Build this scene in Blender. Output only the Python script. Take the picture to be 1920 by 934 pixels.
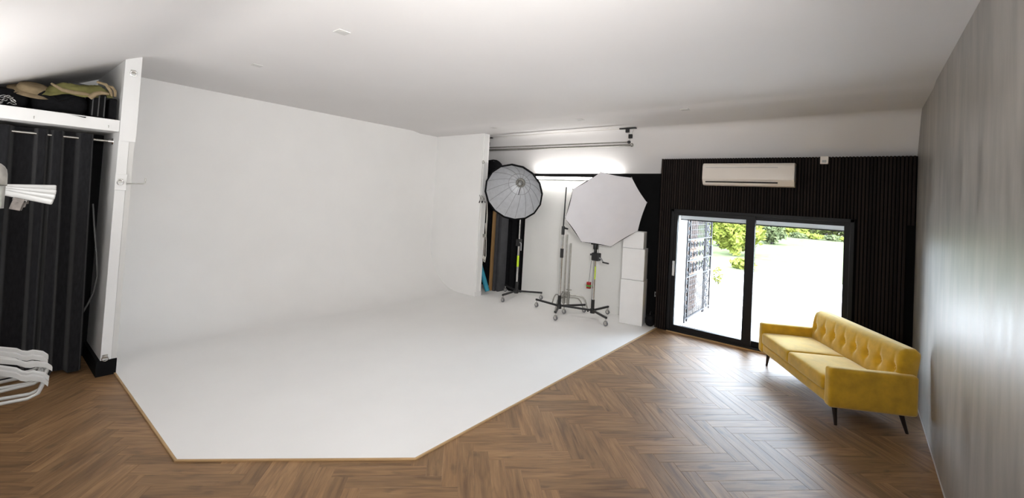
import bpy, bmesh, math, random
from mathutils import Vector, Matrix, noise
PI = math.pi
random.seed(7)
for o in list(bpy.data.objects):
    bpy.data.objects.remove(o)
SC = bpy.context.scene
COL = SC.collection

# ------------------------------------------------------------------ camera
H = 2.1
R0 = (0.7791727, 0.6242115, 0.0570073)      # camera right
R1 = (0.0262469, 0.0583769, -0.9979495)     # camera down
R2 = (-0.6262595, 0.7790713, 0.0291021)     # camera forward
FPX, PX, PY = 814.0, 960.0, 349.2
cam_d = bpy.data.cameras.new('camera')
cam = bpy.data.objects.new('camera', cam_d)
COL.objects.link(cam)
cam.matrix_world = Matrix(((R0[0], -R1[0], -R2[0], 0), (R0[1], -R1[1], -R2[1], 0), (R0[2], -R1[2], -R2[2], H), (0, 0, 0, 1)))
cam_d.sensor_width = 36
cam_d.lens = FPX / 1920 * 36
cam_d.shift_y = (PY - 467) / 1920
cam_d.clip_start = 0.02
cam_d.clip_end = 400
SC.camera = cam
def project(p):
    d = Vector(p) - Vector((0, 0, H))
    z = d.dot(Vector(R2))
    if z < 0.05: return None
    return PX + FPX * d.dot(Vector(R0)) / z, PY + FPX * d.dot(Vector(R1)) / z

# ------------------------------------------------------------------ world, sun, daylight, exposure
W = bpy.data.worlds.new('sky')
SC.world = W
W.use_nodes = True
bg = W.node_tree.nodes['Background']
bg.inputs['Color'].default_value = (0.75, 0.86, 1.0, 1)
bg.inputs['Strength'].default_value = 12.0
def lamp(name, kind, loc, energy, color, rot=None, **kw):
    d = bpy.data.lights.new(name, kind)
    d.energy = energy
    d.color = color
    for k, v in kw.items(): setattr(d, k, v)
    o = bpy.data.objects.new(name, d)
    o.location = loc
    if rot: o.rotation_euler = rot
    COL.objects.link(o)
    return o
sun_dir = Vector((-0.62, 0.22, -0.75)).normalized()
sun = lamp('sun', 'SUN', (6, -3, 12), 3.5, (1.0, 0.95, 0.86), angle=0.02)
sun.rotation_euler = sun_dir.to_track_quat('-Z', 'Y').to_euler()
# unseen upward lamps without fixtures, added at the near wall to brighten the ceiling
for ux, ue in ((-5.6, 7), (-4.0, 12), (-1.0, 32)):
    lamp('upward_fill_lamp', 'AREA', (ux, -0.47, 2.02), ue, (1.0, 0.99, 0.98), (PI - 0.35, 0, 0), shape='RECTANGLE', size=1.4, size_y=0.14)
# added fill lamp beside the camera, out of view, aimed at the cyclorama
FILL_P = Vector((0.36, 0.22, 2.45)); FILL_D = (Vector((-6.6, 5.6, 3.0)) - FILL_P).normalized()
fill_l = lamp('cyclorama_fill_lamp', 'AREA', FILL_P + FILL_D * 0.02, 49, (1.0, 0.995, 0.985), shape='DISK', size=0.8, spread=math.radians(98))
fill_l.rotation_euler = FILL_D.to_track_quat('-Z', 'Y').to_euler()
SC.view_settings.view_transform = 'Standard'
SC.view_settings.look = 'None'
SC.view_settings.gamma = 1.0
SC.view_settings.use_curve_mapping = False
SC.view_settings.exposure = 0.95

# ------------------------------------------------------------------ materials
def new_mat(name):
    m = bpy.data.materials.new(name)
    m.use_nodes = True
    nt = m.node_tree
    return m, nt, nt.nodes['Principled BSDF']
def N(nt, kind, **kw):
    n = nt.nodes.new(kind)
    for k, v in kw.items(): setattr(n, k, v)
    return n
def mat(name, col, rough=0.5, metal=0.0, var=0.06, scale=8.0, bump=0.0, bscale=60.0, stretch=(1, 1, 1), spec=None, sheen=0.0, rvar=0.0):
    m, nt, p = new_mat(name)
    tc = N(nt, 'ShaderNodeTexCoord')
    mp = N(nt, 'ShaderNodeMapping')
    mp.inputs['Scale'].default_value = stretch
    nt.links.new(tc.outputs['Object'], mp.inputs['Vector'])
    nz = N(nt, 'ShaderNodeTexNoise')
    nz.inputs['Scale'].default_value = scale
    nz.inputs['Detail'].default_value = 5
    nt.links.new(mp.outputs[0], nz.inputs['Vector'])
    rp = N(nt, 'ShaderNodeValToRGB')
    rp.color_ramp.elements[0].position = 0.3
    rp.color_ramp.elements[1].position = 0.7
    rp.color_ramp.elements[0].color = tuple(c * (1 - var) for c in col) + (1,)
    rp.color_ramp.elements[1].color = tuple(min(1, c * (1 + var)) for c in col) + (1,)
    nt.links.new(nz.outputs[0], rp.inputs[0])
    nt.links.new(rp.outputs[0], p.inputs['Base Color'])
    p.inputs['Roughness'].default_value = rough
    p.inputs['Metallic'].default_value = metal
    if rvar:
        mr = N(nt, 'ShaderNodeMapRange')
        mr.inputs[3].default_value = rough - rvar
        mr.inputs[4].default_value = rough + rvar
        nt.links.new(nz.outputs[0], mr.inputs[0])
        nt.links.new(mr.outputs[0], p.inputs['Roughness'])
    if spec is not None: p.inputs['Specular IOR Level'].default_value = spec
    if sheen:
        p.inputs['Sheen Weight'].default_value = sheen
        p.inputs['Sheen Roughness'].default_value = 0.5
    if bump:
        n2 = N(nt, 'ShaderNodeTexNoise')
        n2.inputs['Scale'].default_value = bscale
        n2.inputs['Detail'].default_value = 4
        nt.links.new(mp.outputs[0], n2.inputs['Vector'])
        b = N(nt, 'ShaderNodeBump')
        b.inputs['Strength'].default_value = bump
        b.inputs['Distance'].default_value = 0.01
        nt.links.new(n2.outputs[0], b.inputs['Height'])
        nt.links.new(b.outputs[0], p.inputs['Normal'])
    return m
def emit(name, col, strength):
    m, nt, p = new_mat(name)
    p.inputs['Base Color'].default_value = (*col, 1)
    p.inputs['Emission Color'].default_value = (*col, 1)
    p.inputs['Emission Strength'].default_value = strength
    return m

M = {}
M['cyc'] = mat('cyclorama_paint', (0.78, 0.77, 0.755), 0.55, var=0.015, scale=2.0, bump=0.05, bscale=30)
M['ceil'] = mat('ceiling_paint', (0.72, 0.70, 0.69), 0.75, var=0.012, scale=1.2, bump=0.06, bscale=25)
M['white'] = mat('white_paint', (0.70, 0.695, 0.685), 0.5, var=0.015, scale=4, bump=0.03)
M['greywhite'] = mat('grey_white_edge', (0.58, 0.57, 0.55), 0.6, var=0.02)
M['plaster'] = mat('polished_plaster', (0.28, 0.26, 0.232), 0.41, var=0.30, scale=2.6, stretch=(1.0, 2.2, 0.5), bump=0.12, bscale=7, rvar=0.07, spec=0.75)
M['black'] = mat('black_paint', (0.0045, 0.0045, 0.005), 0.85, var=0.2, spec=0.12)
M['blackmetal'] = mat('black_metal', (0.012, 0.012, 0.013), 0.38, var=0.15)
M['blackfabric'] = mat('black_fabric', (0.008, 0.008, 0.009), 0.95, var=0.25, scale=30, bump=0.2, bscale=200, spec=0.1)
M['frame'] = mat('black_aluminium', (0.006, 0.006, 0.007), 0.45, var=0.1, spec=0.25)
M['chrome'] = mat('chrome', (0.62, 0.61, 0.60), 0.22, 1.0, var=0.06, scale=20)
M['steel'] = mat('brushed_steel', (0.42, 0.41, 0.38), 0.38, 1.0, var=0.12, scale=25)
M['galv'] = mat('galvanised_steel', (0.40, 0.39, 0.36), 0.42, 1.0, var=0.22, scale=35, bump=0.1, bscale=50)
M['bead'] = mat('pale_wood_bead', (0.42, 0.27, 0.13), 0.5, var=0.12, scale=6, stretch=(1, 1, 6))
M['curtain'] = mat('charcoal_curtain', (0.014, 0.014, 0.0155), 0.95, var=0.25, scale=60, stretch=(1, 1, 0.25), bump=0.35, bscale=260, spec=0.1, sheen=0.12)
M['velvet'] = mat('mustard_velvet', (0.62, 0.365, 0.022), 0.85, var=0.16, scale=9, bump=0.12, bscale=40, spec=0.12, sheen=1.0)
M['velvet'].node_tree.nodes['Principled BSDF'].inputs['Sheen Tint'].default_value = (1.0, 0.90, 0.60, 1)
M['darkwood'] = mat('dark_wood', (0.018, 0.010, 0.007), 0.4, var=0.2, scale=12, stretch=(4, 4, 1))
M['ac'] = mat('cream_plastic', (0.74, 0.68, 0.61), 0.35, var=0.01)
M['plastic'] = mat('white_plastic', (0.40, 0.40, 0.39), 0.35, var=0.02)
M['softwhite'] = mat('diffuser_fabric', (0.70, 0.69, 0.72), 0.9, var=0.02, scale=5, bump=0.15, bscale=12)
M['silver'] = mat('silver_fabric', (0.60, 0.61, 0.63), 0.5, 0.2, var=0.06, scale=14, bump=0.3, bscale=18)
M['foam'] = mat('painted_block', (0.80, 0.80, 0.80), 0.6, var=0.015, scale=6, bump=0.05)
M['panel'] = mat('white_board', (0.76, 0.755, 0.73), 0.6, var=0.02, scale=2)
M['tape'] = mat('neon_tape', (0.62, 0.85, 0.02), 0.5, var=0.05)
M['red'] = mat('red_plastic', (0.30, 0.012, 0.012), 0.45)
M['green'] = mat('green_plastic', (0.09, 0.33, 0.06), 0.45)
M['teal'] = mat('teal_paper', (0.015, 0.21, 0.30), 0.6, var=0.08)
M['brown'] = mat('plywood_edge', (0.34, 0.20, 0.08), 0.6, var=0.2, scale=20, stretch=(1, 1, 0.1))
M['greyboard'] = mat('grey_board', (0.055, 0.055, 0.06), 0.6, var=0.15, scale=6)
M['rope'] = mat('pale_rope', (0.60, 0.57, 0.52), 0.8, var=0.1, scale=80)
M['tire'] = mat('grey_rubber', (0.16, 0.16, 0.17), 0.5)
M['grey'] = mat('grey_plastic', (0.30, 0.30, 0.31), 0.4)
M['darksteel'] = mat('dark_steel', (0.10, 0.085, 0.075), 0.4, 0.3, var=0.4, scale=40)
M['cable'] = mat('grey_cable', (0.10, 0.10, 0.10), 0.5)
M['olive'] = mat('olive_canvas', (0.165, 0.155, 0.058), 0.9, var=0.4, scale=7, bump=0.4, bscale=18, spec=0.1)
M['tan'] = mat('tan_canvas', (0.25, 0.19, 0.115), 0.9, var=0.3, scale=9, bump=0.3, bscale=22, spec=0.1)
M['mist'] = mat('grey_translucent_bag', (0.20, 0.20, 0.205), 0.5, var=0.2, scale=10, bump=0.3, bscale=20)
M['backing'] = mat('slat_felt', (0.006, 0.006, 0.006), 0.95, spec=0.05)
M['gravel'] = mat('pale_gravel', (0.60, 0.565, 0.54), 0.9, var=0.35, scale=45, bump=0.5, bscale=60)
M['iron'] = mat('wrought_iron', (0.012, 0.0115, 0.014), 0.6, var=0.2)
M['brick'] = mat('pale_brick', (0.17, 0.105, 0.075), 0.85, var=0.2, scale=6, bump=0.3)
M['mortar'] = mat('mortar', (0.16, 0.145, 0.125), 0.9)
M['bark'] = mat('bark', (0.022, 0.016, 0.016), 0.9, var=0.35, scale=8, stretch=(3, 3, 0.6), bump=0.8, bscale=10)
M['door_plastic'] = mat('door_plastic', (0.62, 0.62, 0.62), 0.4)
M['fence'] = mat('fence_board', (0.055, 0.036, 0.026), 0.8, var=0.25, scale=3, stretch=(3, 3, 0.6))
def leaf_mat(name, a, b):
    m, nt, p = new_mat(name)
    tc = N(nt, 'ShaderNodeTexCoord'); nz = N(nt, 'ShaderNodeTexNoise')
    nz.inputs['Scale'].default_value = 3.0; nz.inputs['Detail'].default_value = 6
    nt.links.new(tc.outputs['Object'], nz.inputs['Vector'])
    rp = N(nt, 'ShaderNodeValToRGB')
    rp.color_ramp.elements[0].position = 0.35; rp.color_ramp.elements[1].position = 0.65
    rp.color_ramp.elements[0].color = (*a, 1); rp.color_ramp.elements[1].color = (*b, 1)
    nt.links.new(nz.outputs[0], rp.inputs[0]); nt.links.new(rp.outputs[0], p.inputs['Base Color'])
    p.inputs['Roughness'].default_value = 0.7
    p.inputs['Specular IOR Level'].default_value = 0.0 if name == 'lawn_grass' else 0.2
    return m
M['leaf_lime'] = leaf_mat('lime_leaf', (0.075, 0.092, 0.008), (0.170, 0.185, 0.028))
M['leaf_green'] = leaf_mat('green_leaf', (0.028, 0.038, 0.005), (0.080, 0.092, 0.014))
M['leaf_blue'] = leaf_mat('blue_green_leaf', (0.034, 0.046, 0.018), (0.090, 0.105, 0.040))
M['leaf_dark'] = leaf_mat('dark_leaf', (0.016, 0.022, 0.004), (0.050, 0.060, 0.010))
M['lawn'] = leaf_mat('lawn_grass', (0.078, 0.094, 0.046), (0.102, 0.114, 0.064))
# oak planks: grain along the plank, a tone and an offset of its own for every plank
def plank_mat():
    m, nt, p = new_mat('oak_plank')
    tc = N(nt, 'ShaderNodeTexCoord'); oi = N(nt, 'ShaderNodeObjectInfo')
    mul = N(nt, 'ShaderNodeVectorMath', operation='SCALE')
    comb = N(nt, 'ShaderNodeCombineXYZ')
    for i in range(3): nt.links.new(oi.outputs['Random'], comb.inputs[i])
    nt.links.new(comb.outputs[0], mul.inputs[0]); mul.inputs['Scale'].default_value = 61.0
    add = N(nt, 'ShaderNodeVectorMath', operation='ADD')
    nt.links.new(tc.outputs['Object'], add.inputs[0]); nt.links.new(mul.outputs[0], add.inputs[1])
    def grain(sx, sy, sc, det, dist=0.0):
        mp = N(nt, 'ShaderNodeMapping'); mp.inputs['Scale'].default_value = (sx, sy, 1)
        nt.links.new(add.outputs[0], mp.inputs['Vector'])
        nz = N(nt, 'ShaderNodeTexNoise'); nz.inputs['Scale'].default_value = sc; nz.inputs['Detail'].default_value = det
        nz.inputs['Distortion'].default_value = dist
        nt.links.new(mp.outputs[0], nz.inputs['Vector'])
        return nz
    g1 = grain(1.0, 9.0, 2.6, 6, 0.6); g2 = grain(2.0, 60.0, 3.0, 4); g3 = grain(2.6, 7.0, 1.7, 3, 0.3)
    r1 = N(nt, 'ShaderNodeValToRGB'); e = r1.color_ramp.elements
    e[0].position = 0.30; e[0].color = (0.150, 0.080, 0.036, 1)
    e[1].position = 0.72; e[1].color = (0.310, 0.182, 0.086, 1)
    k = r1.color_ramp.elements.new(0.5); k.color = (0.235, 0.132, 0.060, 1)
    nt.links.new(g1.outputs[0], r1.inputs[0])
    mr = N(nt, 'ShaderNodeMapRange'); mr.inputs[3].default_value = 0.80; mr.inputs[4].default_value = 1.18
    nt.links.new(oi.outputs['Random'], mr.inputs[0])
    m2 = N(nt, 'ShaderNodeMapRange'); m2.inputs[1].default_value = 0.3; m2.inputs[2].default_value = 0.7
    m2.inputs[3].default_value = 0.86; m2.inputs[4].default_value = 1.12
    nt.links.new(g2.outputs[0], m2.inputs[0])
    m3 = N(nt, 'ShaderNodeMapRange'); m3.inputs[1].default_value = 0.62; m3.inputs[2].default_value = 0.74
    m3.inputs[3].default_value = 1.0; m3.inputs[4].default_value = 0.66
    nt.links.new(g3.outputs[0], m3.inputs[0])
    a = N(nt, 'ShaderNodeMath', operation='MULTIPLY'); nt.links.new(mr.outputs[0], a.inputs[0]); nt.links.new(m2.outputs[0], a.inputs[1])
    b = N(nt, 'ShaderNodeMath', operation='MULTIPLY'); nt.links.new(a.outputs[0], b.inputs[0]); nt.links.new(m3.outputs[0], b.inputs[1])
    sc = N(nt, 'ShaderNodeVectorMath', operation='SCALE')
    nt.links.new(r1.outputs[0], sc.inputs[0]); nt.links.new(b.outputs[0], sc.inputs['Scale'])
    nt.links.new(sc.outputs[0], p.inputs['Base Color'])
    p.inputs['Roughness'].default_value = 0.47
    bp = N(nt, 'ShaderNodeBump'); bp.inputs['Strength'].default_value = 0.12; bp.inputs['Distance'].default_value = 0.004
    nt.links.new(g2.outputs[0], bp.inputs['Height']); nt.links.new(bp.outputs[0], p.inputs['Normal'])
    return m
M['plank'] = plank_mat()
def slat_mat():
    m, nt, p = new_mat('dark_slat')
    oi = N(nt, 'ShaderNodeObjectInfo')
    rp = N(nt, 'ShaderNodeValToRGB')
    rp.color_ramp.elements[0].color = (0.008, 0.0055, 0.0045, 1)
    rp.color_ramp.elements[1].color = (0.018, 0.012, 0.010, 1)
    nt.links.new(oi.outputs['Random'], rp.inputs[0])
    tc = N(nt, 'ShaderNodeTexCoord'); mp = N(nt, 'ShaderNodeMapping'); mp.inputs['Scale'].default_value = (30, 30, 1.2)
    nt.links.new(tc.outputs['Object'], mp.inputs['Vector'])
    nz = N(nt, 'ShaderNodeTexNoise'); nz.inputs['Scale'].default_value = 3; nz.inputs['Detail'].default_value = 4
    nt.links.new(mp.outputs[0], nz.inputs['Vector'])
    mx = N(nt, 'ShaderNodeVectorMath', operation='SCALE')
    mr = N(nt, 'ShaderNodeMapRange'); mr.inputs[3].default_value = 0.6; mr.inputs[4].default_value = 1.4
    nt.links.new(nz.outputs[0], mr.inputs[0]); nt.links.new(rp.outputs[0], mx.inputs[0]); nt.links.new(mr.outputs[0], mx.inputs['Scale'])
    nt.links.new(mx.outputs[0], p.inputs['Base Color'])
    p.inputs['Roughness'].default_value = 0.7
    p.inputs['Specular IOR Level'].default_value = 0.15
    return m
M['slat'] = slat_mat()
def glass_mat():
    m, nt, p = new_mat('window_glass')
    nt.nodes.remove(p)
    out = nt.nodes['Material Output']
    tr = N(nt, 'ShaderNodeBsdfTransparent'); tr.inputs[0].default_value = (0.97, 0.98, 0.98, 1)
    gl = N(nt, 'ShaderNodeBsdfGlossy'); gl.inputs['Roughness'].default_value = 0.02
    fr = N(nt, 'ShaderNodeFresnel'); fr.inputs['IOR'].default_value = 1.35
    mx = N(nt, 'ShaderNodeMixShader')
    nt.links.new(fr.outputs[0], mx.inputs[0]); nt.links.new(tr.outputs[0], mx.inputs[1]); nt.links.new(gl.outputs[0], mx.inputs[2])
    nt.links.new(mx.outputs[0], out.inputs['Surface'])
    return m
M['glass'] = glass_mat()
M['tube'] = emit('fluorescent_tube', (1.0, 0.98, 0.95), 28.0)

# ------------------------------------------------------------------ building helpers
ORG = {}
class MB:
    def __init__(s): s.v = []; s.f = []
    def add(s, vs, fs):
        n = len(s.v); s.v += [tuple(v) for v in vs]; s.f += [tuple(i + n for i in f) for f in fs]; return s
    def box(s, x0, x1, y0, y1, z0, z1):
        return s.add([(x0, y0, z0), (x1, y0, z0), (x1, y1, z0), (x0, y1, z0), (x0, y0, z1), (x1, y0, z1), (x1, y1, z1), (x0, y1, z1)],
                     [(0, 3, 2, 1), (4, 5, 6, 7), (0, 1, 5, 4), (1, 2, 6, 5), (2, 3, 7, 6), (3, 0, 4, 7)])
    def obox(s, c, ax, ay, az, sx, sy, sz):          # oriented box: centre, three axes, full sizes
        c = Vector(c); ax = Vector(ax) * sx / 2; ay = Vector(ay) * sy / 2; az = Vector(az) * sz / 2
        vs = [c - ax - ay - az, c + ax - ay - az, c + ax + ay - az, c - ax + ay - az, c - ax - ay + az, c + ax - ay + az, c + ax + ay + az, c - ax + ay + az]
        return s.add(vs, [(0, 3, 2, 1), (4, 5, 6, 7), (0, 1, 5, 4), (1, 2, 6, 5), (2, 3, 7, 6), (3, 0, 4, 7)])
    def bar(s, p0, p1, w, h):                         # square bar between two points
        p0 = Vector(p0); p1 = Vector(p1); d = (p1 - p0); L = d.length; d.normalize()
        up = Vector((0, 0, 1)) if abs(d.z) < 0.9 else Vector((1, 0, 0))
        a = d.cross(up).normalized(); b = a.cross(d).normalized()
        return s.obox((p0 + p1) / 2, d, a, b, L, w, h)
    def tube(s, pts, r, seg=8, cap=True):
        pts = [Vector(p) for p in pts]; n = len(pts)
        rs = r if isinstance(r, (list, tuple)) else [r] * n
        t0 = (pts[1] - pts[0]).normalized()
        ref = Vector((0, 0, 1)) if abs(t0.z) < 0.9 else Vector((1, 0, 0))
        a = t0.cross(ref).normalized(); rings = []
        for i, p in enumerate(pts):
            t = (pts[min(i + 1, n - 1)] - pts[max(i - 1, 0)])
            t = t.normalized() if t.length > 1e-9 else t0
            a = (a - t * a.dot(t)); a = a.normalized() if a.length > 1e-6 else t.orthogonal().normalized()
            b = t.cross(a)
            rings.append([p + (a * math.cos(2 * PI * k / seg) + b * math.sin(2 * PI * k / seg)) * rs[i] for k in range(seg)])
        vs = [v for g in rings for v in g]; fs = []
        for i in range(n - 1):
            for k in range(seg):
                k2 = (k + 1) % seg
                fs.append((i * seg + k, i * seg + k2, (i + 1) * seg + k2, (i + 1) * seg + k))
        if cap:
            fs.append(tuple(reversed(range(seg)))); fs.append(tuple((n - 1) * seg + k for k in range(seg)))
        return s.add(vs, fs)
    def cyl(s, p0, p1, r, r2=None, seg=12): return s.tube([p0, p1], [r, r if r2 is None else r2], seg)
    def lathe(s, c, ax, prof, seg=24, a0=None):       # profile of (radius, distance along axis)
        c = Vector(c); ax = Vector(ax).normalized()
        a = Vector(a0).normalized() if a0 else ax.orthogonal().normalized(); b = ax.cross(a)
        vs = []; fs = []
        for r, t in prof:
            vs += [c + ax * t + (a * math.cos(2 * PI * k / seg) + b * math.sin(2 * PI * k / seg)) * r for k in range(seg)]
        for i in range(len(prof) - 1):
            for k in range(seg):
                k2 = (k + 1) % seg
                fs.append((i * seg + k, i * seg + k2, (i + 1) * seg + k2, (i + 1) * seg + k))
        return s.add(vs, fs)
    def prism(s, poly, z0, z1):
        n = len(poly)
        return s.add([(x, y, z0) for x, y in poly] + [(x, y, z1) for x, y in poly],
                     [tuple(reversed(range(n))), tuple(range(n, 2 * n))] + [(i, (i + 1) % n, n + (i + 1) % n, n + i) for i in range(n)])
    def extrude_x(s, prof, x0, x1):                   # profile of (y, z)
        n = len(prof)
        return s.add([(x0, y, z) for y, z in prof] + [(x1, y, z) for y, z in prof],
                     [tuple(range(n)), tuple(reversed(range(n, 2 * n)))] + [(i, n + i, n + (i + 1) % n, (i + 1) % n) for i in range(n)])
    def rbox(s, c, size, r, n=6, fn=None, rot=None):  # rounded box with a grid, optionally deformed
        h = [x / 2 for x in size]; r = min(r, *h)
        def axis(hh):
            inner = hh - r
            k = 3
            e = [-(hh - r * (1 - math.cos(PI / 2 * i / k)) ) for i in range(k)]
            m = [-inner + 2 * inner * i / n for i in range(n + 1)]
            return e + m + [-x for x in reversed(e)]
        A = [axis(x) for x in h]; idx = {}; vs = []; fs = []
        def vert(p):
            key = tuple(round(x, 6) for x in p)
            if key not in idx:
                q = Vector([max(-(hh - r), min(hh - r, x)) for x, hh in zip(p, h)])
                d = Vector(p) - q
                w = q + d.normalized() * r if d.length > 1e-9 else q
                if fn: w = Vector(fn(w))
                if rot: w = rot @ w
                idx[key] = len(vs); vs.append(w + Vector(c))
            return idx[key]
        for ax in range(3):
            u, v = (ax + 1) % 3, (ax + 2) % 3
            for sg in (-1, 1):
                for i in range(len(A[u]) - 1):
                    for j in range(len(A[v]) - 1):
                        q = []
                        for a_, b_ in ((i, j), (i + 1, j), (i + 1, j + 1), (i, j + 1)):
                            p = [0, 0, 0]; p[ax] = sg * h[ax]; p[u] = A[u][a_]; p[v] = A[v][b_]
                            q.append(vert(p))
                        if len(set(q)) >= 3:
                            fs.append(tuple(q if sg > 0 else reversed(q)))
        return s.add(vs, fs)
    def build(s, name, m, parent=None, smooth=None, bevel=0.0, local=False, loc=None, kind=None):
        o0 = Vector((0, 0, 0))
        if parent is not None and not local: o0 = ORG.get(parent.name, Vector((0, 0, 0)))
        if loc is not None: o0 = Vector(loc)
        me = bpy.data.meshes.new(name)
        me.from_pydata([(v[0] - o0.x, v[1] - o0.y, v[2] - o0.z) for v in s.v], [], s.f)
        if bevel:
            bm = bmesh.new(); bm.from_mesh(me)
            bmesh.ops.remove_doubles(bm, verts=bm.verts, dist=1e-6)
            bmesh.ops.bevel(bm, geom=[e for e in bm.edges if len(e.link_faces) == 2 and e.calc_face_angle(0) > 0.5], offset=bevel, segments=2, affect='EDGES', profile=0.5)
            bm.to_mesh(me); bm.free()
        me.materials.append(m)
        if smooth is not None:
            me.polygons.foreach_set('use_smooth', [True] * len(me.polygons))
            me.set_sharp_from_angle(angle=smooth)
        o = bpy.data.objects.new(name, me)
        COL.objects.link(o)
        if parent is not None:
            o.parent = parent
            ORG[o.name] = ORG.get(parent.name, Vector((0, 0, 0)))
        if loc is not None:
            o.location = loc; ORG[o.name] = Vector(loc)
        if kind: o['kind'] = kind
        return o
SM = 0.7
def tag(o, label, cat, group=None):
    o['label'] = label; o['category'] = cat
    if group: o['group'] = group
    return o
def thing(name, label, cat, loc=(0, 0, 0), rz=0.0, group=None):
    o = bpy.data.objects.new(name, None); COL.objects.link(o)
    o.location = loc; o.rotation_euler = (0, 0, rz); o.empty_display_size = 0.05
    ORG[o.name] = Vector(loc)
    return tag(o, label, cat, group)
def struct(o): o['kind'] = 'structure'; return o
def dup(root, loc=None, rz=None, label=None, rot=None):
    def rec(o, parent):
        c = o.copy(); COL.objects.link(c)
        if parent is not None: c.parent = parent
        for ch in list(o.children): rec(ch, c)
        return c
    r = rec(root, None)
    if loc is not None: r.location = loc
    if rz is not None: r.rotation_euler = (0, 0, rz)
    if rot is not None: r.rotation_euler = rot
    if label: r['label'] = label
    return r
def arc(c, r, a0, a1, n, ax, ay):
    c = Vector(c); ax = Vector(ax); ay = Vector(ay)
    return [c + ax * r * math.cos(a0 + (a1 - a0) * i / n) + ay * r * math.sin(a0 + (a1 - a0) * i / n) for i in range(n + 1)]

# ================================================================== SETTING
XR, XL, YN, YF, YB = 0.565, -7.72, -0.60, 7.585, 7.85     # right wall, cyclorama back, near wall, slat front, recess back
# ---- floor: a dark sub-floor, herringbone planks as children
floor = struct(MB().box(XL - 0.3, XR + 0.02, YN - 0.2, YF + 0.6, -0.14, -0.012).build('floor', M['black']))
PL, PW = 0.677, 0.1214
S2 = math.sqrt(0.5)
A0 = (-2.18, 3.767)
def clip(poly, ins, cut):
    out = []
    for i in range(len(poly)):
        a, b = poly[i], poly[(i + 1) % len(poly)]
        ia, ib = ins(a), ins(b)
        if ia: out.append(a)
        if ia != ib: out.append(cut(a, b))
    return out
def clip_rect(poly, x0, x1, y0, y1):
    for ax, val, sg in ((0, x0, 1), (0, x1, -1), (1, y0, 1), (1, y1, -1)):
        if not poly: break
        poly = clip(poly, lambda p: (p[ax] - val) * sg >= 0,
                    lambda a, b: tuple(a[k] + (b[k] - a[k]) * (val - a[ax]) / (b[ax] - a[ax]) for k in (0, 1)))
    return poly
CYC = [(-6.15, 1.086), (-3.936, 1.086), (-2.695, 2.323), (-2.71, YF + 0.02)]
def under(p):                                             # hidden under the white platform
    x, y = p
    return y > 1.12 and x < -2.74 and (y - 1.086) > (x + 3.936) * 0.9968 + 0.05
def plank_mesh(poly):                                     # chamfered plank in its own coordinates (x along)
    n = len(poly); cx = sum(p[0] for p in poly) / n; cy = sum(p[1] for p in poly) / n
    e = 0.0016
    def ins(p):
        dx, dy = cx - p[0], cy - p[1]
        return (p[0] + (e if dx > 0 else -e), p[1] + (e if dy > 0 else -e))
    vs = [(x, y, -0.0115) for x, y in poly] + [(x, y, -0.0015) for x, y in poly] + [(*ins(p), 0.0) for p in poly]
    fs = [tuple(range(2 * n, 3 * n))]
    for r in (0, n):
        fs += [(r + i, r + (i + 1) % n, r + n + (i + 1) % n, r + n + i) for i in range(n)]
    return vs, fs
full_me = None
planks = []
for kind in (0, 1):
    ang = PI / 4 if kind == 0 else -PI / 4
    for m_ in range(-9, 9):
        for k in range(-70, 70):
            if kind == 0: u0, v0, lu, lv = k * PW + m_ * PL, k * PW - m_ * PL, PL, PW
            else: u0, v0, lu, lv = k * PW + PL + m_ * PL, k * PW + PW - PL - m_ * PL, PW, PL
            def wpt(u, v): return (A0[0] + (u + v) * S2, A0[1] + (u - v) * S2)
            quad = [wpt(u0, v0), wpt(u0 + lu, v0), wpt(u0 + lu, v0 + lv), wpt(u0, v0 + lv)][::-1]
            c = (sum(q[0] for q in quad) / 4, sum(q[1] for q in quad) / 4)
            if c[0] < -8.3 or c[0] > 1.2 or c[1] < -1.9 or c[1] > 8.2: continue
            poly = clip_rect(quad, XL, XR - 0.002, YN + 0.002, YF + 0.05)
            if len(poly) < 3 or all(under(p) for p in poly): continue
            area = abs(sum(poly[i][0] * poly[(i + 1) % len(poly)][1] - poly[(i + 1) % len(poly)][0] * poly[i][1] for i in range(len(poly)))) / 2
            if area < 0.0006: continue
            vis = 0
            for p in poly + [c]:
                q = project((*p, 0))
                if q and 0 <= q[0] <= 1920 and 0 <= q[1] <= 934 and not (p[0] < -6.5 and p[1] < 0.6): vis += 1
            big = area / max(0.3, (Vector((*c, 0)) - Vector((0, 0, H))).length ** 2) if vis else 0
            planks.append((big, c, ang, poly, len(poly) == 4 and poly == quad))
planks.sort(key=lambda t: -t[0])
rest = MB()
for i, (big, c, ang, poly, whole) in enumerate(planks):
    ca, sa = math.cos(-ang), math.sin(-ang)
    loc = [((p[0] - c[0]) * ca - (p[1] - c[1]) * sa, (p[0] - c[0]) * sa + (p[1] - c[1]) * ca) for p in poly]
    if big > 0 and i < 298:
        if whole and full_me: me = full_me
        else:
            me = bpy.data.meshes.new('plank')
            vs, fs = plank_mesh(loc); me.from_pydata(vs, [], fs); me.materials.append(M['plank'])
            if whole: full_me = me
        o = bpy.data.objects.new('plank', me); COL.objects.link(o)
        o.location = (c[0], c[1], 0); o.rotation_euler = (0, 0, ang); o.parent = floor
    else:
        vs, fs = plank_mesh(loc)
        ca, sa = math.cos(ang), math.sin(ang)
        rest.add([(c[0] + x * ca - y * sa, c[1] + x * sa + y * ca, z) for x, y, z in vs], fs)
rest.build('far_planks', M['plank'], floor, kind='stuff')
PLANK_N = len([p for p in planks if p[0] > 0])

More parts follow.
